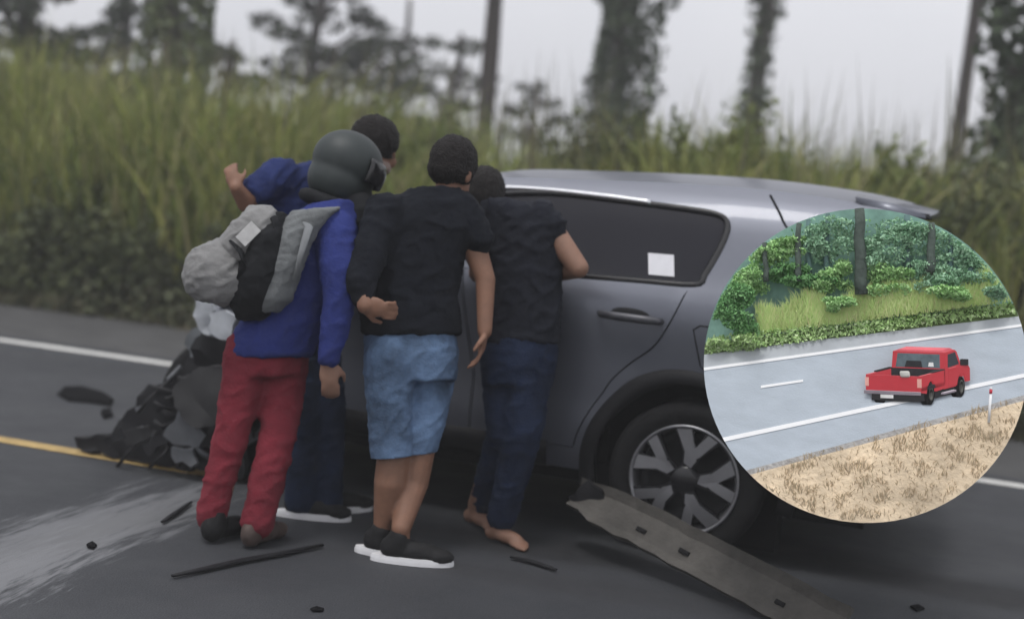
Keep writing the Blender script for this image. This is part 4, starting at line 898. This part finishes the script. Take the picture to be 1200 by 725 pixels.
# ------------------------------------------------------------------ round relief picture standing beside the rear of the car: a red pickup on another stretch of road
PD = 4.9; K = PD / F_PX; PCX, PCY, PR = 1009, 427.5, 183.5
pn_c = at(PCX, PCY, PD); pN = (CAM - pn_c).normalized(); pR = (cR - pN * cR.dot(pN)).normalized(); pU = pN.cross(pR)
if pU.dot(cU) < 0: pU = -pU
DIST = (CAM - pn_c).length
def rl(a, b, wv=0.0): return pn_c + pR * (a * K) + pU * (b * K) + pN * wv         # a, b in photo points from the centre, wv metres proud
def ph(x, y): return (x - PCX, PCY - y)
def wg(b): return .035 + max(0, min(1, (62 - b) / 245)) * .26                     # the modelled ground comes forward as it goes down
CIRC = [(PR * math.cos(k * 2 * math.pi / 96), PR * math.sin(k * 2 * math.pi / 96)) for k in range(96)]
def lim(wv): return PR * (DIST - wv) / DIST
def clip(poly):                                                                    # convex polygon cut by the round edge
    out = poly
    for i in range(96):
        a, b = CIRC[i], CIRC[(i + 1) % 96]; new = []
        def ins(p):
            s_ = lim(wg(p[1])) / PR; return (b[0] - a[0]) * (p[1] / s_ - a[1]) - (b[1] - a[1]) * (p[0] / s_ - a[0])
        for j in range(len(out)):
            p, q = out[j], out[(j + 1) % len(out)]; ip, iq = ins(p), ins(q)
            if ip >= 0: new.append(p)
            if (ip >= 0) != (iq >= 0): t = ip / (ip - iq); new.append((p[0] + (q[0] - p[0]) * t, p[1] + (q[1] - p[1]) * t))
        out = new
        if not out: return out
    return out
board = empty('round_picture', pn_c); tag(board, 'round relief picture of a road and woods, covering the rear end of the grey car', 'round picture')
B_BACK = mat('relief_mist', (.22, .39, .33), .9, var=.4, scale=9)
B_ROAD = mat('relief_asphalt', (.43, .485, .545), .8, var=.10, scale=7, bump=.15, bscale=120, stretch=(1, 1, 3))
B_SHO = mat('relief_shoulder', (.44, .47, .50), .85, var=.12, scale=10)
B_LINE = mat('relief_line', (.86, .87, .88), .7, var=.05)
B_DIRT = mat('relief_dirt', (.64, .52, .37), .95, var=.34, scale=7, bump=.8, bscale=50)
bm = bmesh.new(); ring_loft(bm, [[rl(x, y, z_) for x, y in CIRC] for z_ in (-.03, 0)]); bmo('back_board', bm, B_BACK, board, smooth=False)
bm = bmesh.new(); rr = 1.0
rings = [[rl(x * (DIST - z_) / DIST * .999, y * (DIST - z_) / DIST * .999, z_) for x, y in CIRC if True] for z_ in (0,)]
bm.free()
def flat(name, poly, m, dz, parent=board, thick=None):
    q = clip([ph(*p) for p in poly])
    if len(q) < 3: return
    vs = [rl(a, b, wg(b) + dz) for a, b in q]; lo = [rl(a, b, wg(b) + dz - (thick or .004)) for a, b in q]; n = len(q)
    o = pyd(name, vs + lo, [list(range(n)), list(range(2 * n - 1, n - 1, -1))] + [(i, i + n, (i + 1) % n + n, (i + 1) % n) for i in range(n)], m, parent, smooth=False)
    return o
flat('verge', [(815, 404), (1200, 355), (1200, 372), (815, 428)], mat('relief_verge', (.10, .15, .05), .95, var=.4, scale=20), 0, thick=.03)
flat('shoulder', [(815, 417), (1200, 367), (1200, 383), (815, 437)], B_SHO, .001, thick=.03)
flat('road_surface', [(815, 434), (1200, 380), (1200, 460), (815, 570)], B_ROAD, .002, thick=.03)
flat('edge_line', [(815, 432.5), (1200, 379.3), (1200, 382.3), (815, 436)], B_LINE, .0045)
flat('lane_dash', [(896, 451.3), (944, 444.2), (944, 446.8), (896, 454.3)], B_LINE, .0045)
flat('edge_line', [(815, 519.6), (1200, 433.5), (1200, 437.8), (815, 524.6)], B_LINE, .0045)
flat('gravel_edge', [(815, 566), (1200, 456), (1200, 466), (815, 580)], mat('relief_gravel', (.36, .35, .34), .95, var=.35, scale=40, bump=.6, bscale=90), .003, thick=.03)
flat('dry_ground', [(815, 572), (1200, 462), (1200, 640), (815, 640)], B_DIRT, .004, thick=.03)
# rim that carries the ground, a boom and a post behind it
bm = bmesh.new(); e = rl(0, -30, -.03); q0 = on_ground(1126, 556); q1 = Vector((q0.x, q0.y, rl(0, -20, 0).z)); tube(bm, [e, rl(10, -30, -.5), q1 + Vector((0, 0, .0))], .022, 8); tube(bm, [q0 - Vector((0, 0, .02)), q1 + Vector((0, 0, .03))], .03, 10); bmo('support_post', bm, mat('galvanised_steel', (.4, .4, .42), .4, .8), board)
def leaves_r(name, pts, size, m, label=None, cat=None, group=None, kind=None, seed=1, parent=None, aspect=.6, tall=0):
    """pts: (a, b, w); only what lies inside the round edge is kept"""
    pts = [p for p in pts if math.hypot(p[0], p[1]) < lim(p[2]) - size / K * .5]
    if not pts: return
    P = [rl(*p) for p in pts]
    o = leaf_mesh(name, np.array([tuple(p) for p in P]), size, m, parent, aspect=aspect, up=tall, seed=seed)
    if label: tag(o, label, cat, group)
    if kind: tag(o, label, None, None, kind)
    return o
gg = np.random.default_rng(33)
M_DK = mat('relief_leaf_dark', (0, 0, 0), .8, island=[(.12, .31, .11), (.18, .40, .14), (.26, .50, .21), (.14, .35, .12)])
M_MD = mat('relief_leaf_green', (0, 0, 0), .8, island=[(.28, .54, .18), (.38, .64, .25), (.48, .72, .34), (.32, .58, .21)])
M_YL = mat('relief_grass_leaf', (0, 0, 0), .8, island=[(.52, .76, .24), (.64, .82, .30), (.74, .82, .38), (.54, .76, .24), (.74, .72, .36)])
M_WD = mat('relief_weed_leaf', (0, 0, 0), .8, island=[(.30, .50, .17), (.50, .70, .30), (.40, .60, .22), (.62, .76, .44), (.26, .42, .14)])
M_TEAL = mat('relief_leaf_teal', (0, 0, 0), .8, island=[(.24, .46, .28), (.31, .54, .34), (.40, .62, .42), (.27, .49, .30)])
M_STRAW = mat('relief_straw', (0, 0, 0), .9, island=[(.62, .50, .34), (.72, .60, .44), (.76, .66, .50), (.50, .40, .27), (.62, .55, .37)])
def gline(x): return 416 - (x - 825) * .131                    # foot of the verge in the picture
# trunks
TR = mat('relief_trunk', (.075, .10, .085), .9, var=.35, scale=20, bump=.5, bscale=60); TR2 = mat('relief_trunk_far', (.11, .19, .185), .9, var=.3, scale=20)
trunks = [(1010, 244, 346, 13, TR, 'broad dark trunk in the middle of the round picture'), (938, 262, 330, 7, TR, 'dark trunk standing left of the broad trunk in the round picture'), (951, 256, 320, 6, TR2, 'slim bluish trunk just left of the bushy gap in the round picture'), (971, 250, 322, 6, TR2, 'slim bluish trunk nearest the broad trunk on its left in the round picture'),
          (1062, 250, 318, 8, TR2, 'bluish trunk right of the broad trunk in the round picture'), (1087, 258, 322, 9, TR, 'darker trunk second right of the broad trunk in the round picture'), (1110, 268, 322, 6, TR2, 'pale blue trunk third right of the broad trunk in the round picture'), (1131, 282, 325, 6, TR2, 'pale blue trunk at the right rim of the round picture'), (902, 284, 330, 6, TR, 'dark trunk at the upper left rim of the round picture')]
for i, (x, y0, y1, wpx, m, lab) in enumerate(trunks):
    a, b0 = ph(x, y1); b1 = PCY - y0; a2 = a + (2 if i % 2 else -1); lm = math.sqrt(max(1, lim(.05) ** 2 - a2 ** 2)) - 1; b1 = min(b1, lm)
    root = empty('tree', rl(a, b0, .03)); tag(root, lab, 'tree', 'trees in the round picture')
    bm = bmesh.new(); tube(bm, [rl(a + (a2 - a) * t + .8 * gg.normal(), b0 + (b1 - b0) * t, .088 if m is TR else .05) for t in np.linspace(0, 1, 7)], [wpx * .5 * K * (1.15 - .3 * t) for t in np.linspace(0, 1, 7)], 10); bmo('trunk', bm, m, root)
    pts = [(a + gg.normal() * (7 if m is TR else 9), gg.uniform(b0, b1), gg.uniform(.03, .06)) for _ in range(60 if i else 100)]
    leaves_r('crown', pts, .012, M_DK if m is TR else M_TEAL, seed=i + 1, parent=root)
# bushes: (x, y, rx, ry, n, material, label)
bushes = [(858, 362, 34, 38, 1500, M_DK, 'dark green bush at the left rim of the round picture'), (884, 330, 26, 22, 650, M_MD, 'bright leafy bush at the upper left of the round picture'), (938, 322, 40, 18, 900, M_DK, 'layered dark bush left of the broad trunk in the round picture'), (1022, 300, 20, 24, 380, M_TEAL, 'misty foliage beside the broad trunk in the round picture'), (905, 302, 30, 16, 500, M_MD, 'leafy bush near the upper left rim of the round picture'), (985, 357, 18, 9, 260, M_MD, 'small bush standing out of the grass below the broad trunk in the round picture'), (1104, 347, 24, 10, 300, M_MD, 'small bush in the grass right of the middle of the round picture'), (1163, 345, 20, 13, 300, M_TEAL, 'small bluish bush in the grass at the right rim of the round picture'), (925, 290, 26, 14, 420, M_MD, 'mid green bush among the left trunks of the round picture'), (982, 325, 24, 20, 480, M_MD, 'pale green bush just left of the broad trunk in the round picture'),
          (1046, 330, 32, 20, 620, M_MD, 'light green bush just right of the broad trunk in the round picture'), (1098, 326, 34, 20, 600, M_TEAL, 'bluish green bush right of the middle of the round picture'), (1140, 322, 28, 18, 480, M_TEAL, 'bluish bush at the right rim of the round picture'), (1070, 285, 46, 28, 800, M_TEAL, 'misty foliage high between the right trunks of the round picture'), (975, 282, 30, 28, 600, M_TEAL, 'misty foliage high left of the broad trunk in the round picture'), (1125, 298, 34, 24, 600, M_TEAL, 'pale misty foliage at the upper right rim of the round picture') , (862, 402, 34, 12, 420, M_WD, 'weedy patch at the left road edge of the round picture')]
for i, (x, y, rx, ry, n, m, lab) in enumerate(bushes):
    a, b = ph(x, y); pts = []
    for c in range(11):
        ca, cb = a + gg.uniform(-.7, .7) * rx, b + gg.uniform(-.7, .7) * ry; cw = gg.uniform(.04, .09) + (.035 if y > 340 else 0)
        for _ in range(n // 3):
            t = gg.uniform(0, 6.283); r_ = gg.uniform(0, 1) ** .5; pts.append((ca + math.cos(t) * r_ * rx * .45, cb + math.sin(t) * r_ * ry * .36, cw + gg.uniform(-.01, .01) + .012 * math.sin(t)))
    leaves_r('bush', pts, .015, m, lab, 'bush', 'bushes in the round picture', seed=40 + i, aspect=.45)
# yellow green grass band, weeds at its foot, straw on the dirt bank
bl = []; 
def relief_blades(name, items, m, label):
    """items: (a, b, w, height, lean, half-width) in photo points"""
    vs, fs = [], []
    for a, b, wv, h, ln, hw in items:
        if max(math.hypot(a, b), math.hypot(a + ln, b + h)) > lim(wv + .01) - .5: continue
        k = len(vs); vs += [rl(a - hw, b, wv), rl(a + hw, b, wv), rl(a + ln * .4 - hw * .8, b + h * .55, wv + .006), rl(a + ln * .4 + hw * .8, b + h * .55, wv + .006), rl(a + ln, b + h, wv + .009)]
        fs += [(k, k + 1, k + 3, k + 2), (k + 2, k + 3, k + 4)]
    o = pyd(name, vs, fs, m, smooth=False); tag(o, label, None, None, 'stuff')
items = []
for _ in range(15000):
    x = gg.uniform(826, 1192); g0 = gline(x) - 14; a, _b = ph(x, 0)
    low = 385 if False else 0
    y = g0 - gg.uniform(0, 1) * (30 + 26 * noise.noise(Vector((x * .028, 7, 0)))) ; h = gg.uniform(4, 14) + 20 * max(0, noise.noise(Vector((x * .035, 2, 0)))) + 3 * gg.normal()
    if x < 893 + 8 * noise.noise(Vector((y * .1, 0, 0))): continue
    items.append((a, PCY - y, .05 + gg.uniform(0, .018), h, gg.normal() * 5.5, gg.uniform(.22, .6)))
relief_blades('tall_grass', items, M_YL, 'yellow green tall grass along the far road edge in the round picture')
pts = []
for _ in range(2600):
    x = gg.uniform(826, 1192); a, b = ph(x, gline(x) - gg.uniform(-1, 1) ** 2 * 3 - gg.uniform(0, 19 if x < 1000 else 14)); pts.append((a, b, wg(b) + .004 + gg.uniform(0, .012)))
leaves_r('weeds', pts, .016, M_WD, 'low leafy weeds at the far road edge in the round picture', kind='stuff', seed=71, aspect=.5)
items = []
for _ in range(11000):
    x = gg.uniform(860, 1192); yl = 572 - (x - 815) * .2857; y = yl - 3 + 4 * noise.noise(Vector((x * .15, 0, 9))) + gg.uniform(0, 1) ** .9 * 135
    a, b = ph(x, y); cl = noise.noise(Vector((x * .05, y * .08, 0)))
    if cl < .1 and gg.uniform() < .85: continue
    items.append((a, b, wg(b) + .004, gg.uniform(1.5, 5) * (1 + max(0, cl) * 2.2), gg.normal() * 3, gg.uniform(.25, .6)))
relief_blades('dry_grass', items, M_STRAW, 'dry straw coloured grass on the bank in the lower part of the round picture')
# roadside marker post
root = empty('marker_post', rl(*ph(1145, 490), wg(PCY - 490))); tag(root, 'white roadside marker post with a red band in the round picture', 'marker post')
def mbar(name, x0, y0, x1, y1, r_, m):
    bm = bmesh.new(); (a, b), (a1, b1) = ph(x0, y0), ph(x1, y1); w_ = wg(PCY - 490) + .008; tube(bm, [rl(a, b, w_), rl(a1, b1, w_)], r_ * K, 8, .6); bmo(name, bm, m, root)
mbar('post', 1145, 491, 1147.6, 459, 2.3, B_LINE); mbar('red_band', 1147.5, 459, 1147.9, 454.5, 2.7, mat('relief_red_band', (.62, .03, .06), .5)); mbar('cap', 1147.9, 454.5, 1148.1, 452, 2.3, B_LINE)

# the red pickup: modelled as a whole vehicle in its own axes (m), laid down as a relief
TC = .10
ox, oy = ph(1081.8, 472); ow = None
e_f = Vector((10.9, 2.9, -1.3)); e_r = Vector((34.7, -1.3, 13 * TC)); e_u = Vector((0, 32.5, 4 * TC))
w0 = wg(oy) + .006
def tk(x, y, z):        # x forward of the rear axle, y to the right of the right rear wheel (negative = left), z up
    q = e_f * x + e_r * y + e_u * z; return rl(ox + q.x, oy + q.y, w0 + q.z * K)
truck = empty('red_pickup', tk(1.2, -.75, 0)); tag(truck, 'red pickup truck with an open bed driving along the road in the round picture', 'pickup truck')
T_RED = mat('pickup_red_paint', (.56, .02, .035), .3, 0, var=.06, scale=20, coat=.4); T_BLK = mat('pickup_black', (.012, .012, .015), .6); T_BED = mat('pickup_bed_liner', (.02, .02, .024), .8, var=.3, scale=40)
T_GLS = mat('pickup_glass', (.10, .14, .16), .15, var=.3, scale=30); T_CHR = mat('pickup_bumper_metal', (.30, .26, .30), .4, .3); T_LMP = mat('pickup_lamp', (.85, .42, .36), .3); T_WHT = mat('pickup_white', (.85, .85, .82), .6); T_PINK = mat('pickup_roof_paint', (.72, .10, .13), .3, coat=.4)
def hexa(name, pts8, m, parent=truck, bev=.0):
    """eight corners: lower rear-left, rear-right, front-right, front-left, then the upper four"""
    vs = [tk(*p) for p in pts8]; o = pyd(name, vs, [(0, 3, 2, 1), (4, 5, 6, 7), (0, 1, 5, 4), (1, 2, 6, 5), (2, 3, 7, 6), (3, 0, 4, 7)], m, parent, smooth=False)
    bmx = bmesh.new(); bmx.from_mesh(o.data); bmesh.ops.recalc_face_normals(bmx, faces=bmx.faces); bmx.to_mesh(o.data); bmx.free()
    if bev: q = o.modifiers.new('b', 'BEVEL'); q.width = bev; q.segments = 2
    return o
def bx(x0, x1, y0, y1, z0, z1): return [(x0, y0, z0), (x0, y1, z0), (x1, y1, z0), (x1, y0, z0), (x0, y0, z1), (x0, y1, z1), (x1, y1, z1), (x1, y0, z1)]
Lf, Rt = -1.62, .10
hexa('chassis_shade', bx(-.8, 3.4, Lf + .1, Rt - .12, .16, .52), T_BLK)  # black underbody, extended downwards to stand in for the shadow under the truck
# bed: floor, two sides (right one with wheel arch), tailgate, front wall
hexa('bed_floor', bx(-1.0, 1.35, Lf, Rt, .55, .68), T_BED)
def side_poly(name, outline, y0, y1, m, parent=truck):
    n = len(outline); vs = [tk(x, y1, z) for x, z in outline] + [tk(x, y0, z) for x, z in outline]
    tri = delaunay_2d_cdt([Vector(p) for p in outline], [(i, (i + 1) % n) for i in range(n)], [], 0, 1e-6)
    F = []
    for f in tri[2]:
        c = (sum(tri[0][i][0] for i in f) / 3, sum(tri[0][i][1] for i in f) / 3)
        if inpoly(c, outline): F += [tuple(f), tuple(reversed([i + n for i in f]))]
    F += [(i, (i + 1) % n, (i + 1) % n + n, i + n) for i in range(n)]
    o = pyd(name, vs, F, m, parent, smooth=False); bmx = bmesh.new(); bmx.from_mesh(o.data); bmesh.ops.recalc_face_normals(bmx, faces=bmx.faces); bmx.to_mesh(o.data); bmx.free(); return o
arc = lambda cx, r_: [(cx + math.cos(t) * r_, .36 + math.sin(t) * r_) for t in np.linspace(R(8), R(172), 10)]
bedside = [(-1.05, .50), (-1.05, 1.08), (1.36, 1.08), (1.36, .45)] + arc(0, .47)
side_poly('bed_side', bedside, Rt - .07, Rt, T_RED); side_poly('bed_side', bedside, Lf, Lf + .07, T_RED)
tgx = hexa('tailgate', bx(-1.07, -1.0, Lf + .02, Rt - .02, .52, 1.07), T_RED, bev=.002)
hexa('bed_front_wall', bx(1.28, 1.36, Lf, Rt, .6, 1.10), T_BED)
hexa('bed_rail', bx(-.2, 1.3, Lf - .005, Lf + .09, 1.082, 1.13), T_BLK); hexa('bed_rail', bx(.1, 1.3, Rt - .09, Rt + .005, 1.082, 1.12), T_BLK)
hexa('rear_bumper', bx(-1.22, -1.075, Lf - .02, Rt + .02, .42, .54), T_CHR, bev=.002)
hexa('tail_lamp', bx(-1.09, -1.01, Rt - .10, Rt + .012, .68, .98), T_LMP); hexa('tail_lamp', bx(-1.09, -1.01, Lf - .012, Lf + .10, .68, .98), T_LMP)
hexa('number_plate', bx(-1.1, -1.08, -1.15, -.75, .28, .40), T_WHT)
# cab
cab = side_poly('cab', [(1.38, .42), (1.38, 1.10), (1.5, 1.66), (2.45, 1.68), (2.62, 1.60), (3.05, 1.12), (3.05, .88), (2.50, .88), (2.50, .42)], Lf + .06, Rt - .03, T_RED)
hexa('roof', [(1.52, Lf + .12, 1.66), (1.52, Rt - .10, 1.66), (2.5, Rt - .10, 1.68), (2.5, Lf + .12, 1.68), (1.58, Lf + .2, 1.72), (1.58, Rt - .18, 1.72), (2.42, Rt - .18, 1.74), (2.42, Lf + .2, 1.74)], T_PINK)
rg = hexa('rear_glass', [(1.372, Lf + .18, 1.13), (1.372, Rt - .16, 1.13), (1.39, Rt - .16, 1.13), (1.39, Lf + .18, 1.13), (1.468, Lf + .22, 1.60), (1.468, Rt - .20, 1.60), (1.49, Rt - .20, 1.60), (1.49, Lf + .22, 1.60)], T_GLS)
hexa('seat_back', [(1.352, -1.15, 1.13), (1.352, -.6, 1.13), (1.37, -.6, 1.13), (1.37, -1.15, 1.13), (1.392, -1.1, 1.36), (1.392, -.65, 1.36), (1.41, -.65, 1.36), (1.41, -1.1, 1.36)], T_BLK, rg)
hexa('bright_spot', [(1.355, -.42, 1.18), (1.355, -.25, 1.18), (1.37, -.25, 1.18), (1.37, -.42, 1.18), (1.376, -.40, 1.32), (1.376, -.27, 1.32), (1.39, -.27, 1.32), (1.39, -.40, 1.32)], T_WHT, rg)
dr = side_poly('door', [(1.75, .46), (1.75, 1.10), (2.5, 1.10), (2.5, .46)], Rt - .03, Rt + .005, T_RED)
side_poly('side_glass', [(1.72, 1.13), (1.74, 1.58), (2.42, 1.60), (2.80, 1.16)], Rt - .03, Rt - .015, mat('pickup_side_glass', (.03, .035, .045), .15), dr)
hexa('door_mirror', bx(2.72, 2.95, Rt + .03, Rt + .24, 1.12, 1.33), T_BLK, bev=.002)
# bonnet and front wing
side_poly('bonnet', [(3.05, .98), (3.05, 1.14), (3.7, 1.05), (3.82, .96), (3.82, .7), (3.05, .7)], Lf + .04, Rt - .02, T_RED)
side_poly('front_wing', [(2.52, .45), (2.52, 1.08), (3.7, 1.02), (3.82, .92), (3.82, .5), (3.47, .5)] + [(3.0 + math.cos(t) * .47, .36 + math.sin(t) * .47) for t in np.linspace(R(20), R(165), 9)], Rt - .05, Rt, T_RED)
hexa('side_step', bx(1.0, 2.2, Rt - .02, Rt + .08, .27, .33), T_CHR)
def twheel(x, y):
    bm = bmesh.new(); n = 28; ring_loft(bm, [[tk(x + math.cos(k * 2 * math.pi / n) * r_, y + yy, .36 + math.sin(k * 2 * math.pi / n) * r_) for k in range(n)] for yy, r_ in ((-.24, .28), (-.24, .36), (-.02, .36), (.0, .33), (.0, .24))]); o = bmo('wheel', bm, RUBBER, truck)
    bm = bmesh.new(); ring_loft(bm, [[tk(x + math.cos(k * 2 * math.pi / n) * r_, y + yy, .36 + math.sin(k * 2 * math.pi / n) * r_) for k in range(n)] for yy, r_ in ((.004, .235), (.012, .2), (-.01, .16), (.006, .05))]); bmo('rim', bm, mat('pickup_rim', (.09, .09, .08), .5, .3), o)
twheel(0, Rt - .01); twheel(3.0, Rt - .01); twheel(0, Lf + .25); twheel(3.0, Lf + .25)
bucket = bmesh.new(); box(bucket, tk(-.55, -.55, 1.08), pR * (5.5 * K), pN * .008, (pU * 3.6 - pR * .4) * K); o = bmo('white_bag', bucket, mat('bag_cloth', (.6, .6, .56), .8)); q = o.modifiers.new('b', 'BEVEL'); q.width = .006; q.segments = 3; tag(o, 'small white bag lying in the bed of the red pickup', 'bag')

# ------------------------------------------------------------------ damp air: the far trees fade to pale grey
bm = bmesh.new(); bmesh.ops.create_cube(bm, size=1); 
for v in bm.verts: v.co = Vector((v.co.x * 1240, v.co.y * 1240 + 300, v.co.z * 14.4 + 6.0))
hz = bmo('haze', bm); tag(hz, None, None, None, 'stuff')
m = bpy.data.materials.new('damp_air'); m.use_nodes = True; t = m.node_tree; t.nodes.clear()
vo = N(t, 'ShaderNodeVolumePrincipled'); vo.inputs['Density'].default_value = .0042; vo.inputs['Color'].default_value = (.97, .98, 1, 1)
om = N(t, 'ShaderNodeOutputMaterial'); t.links.new(vo.outputs[0], om.inputs['Volume']); hz.data.materials.append(m)
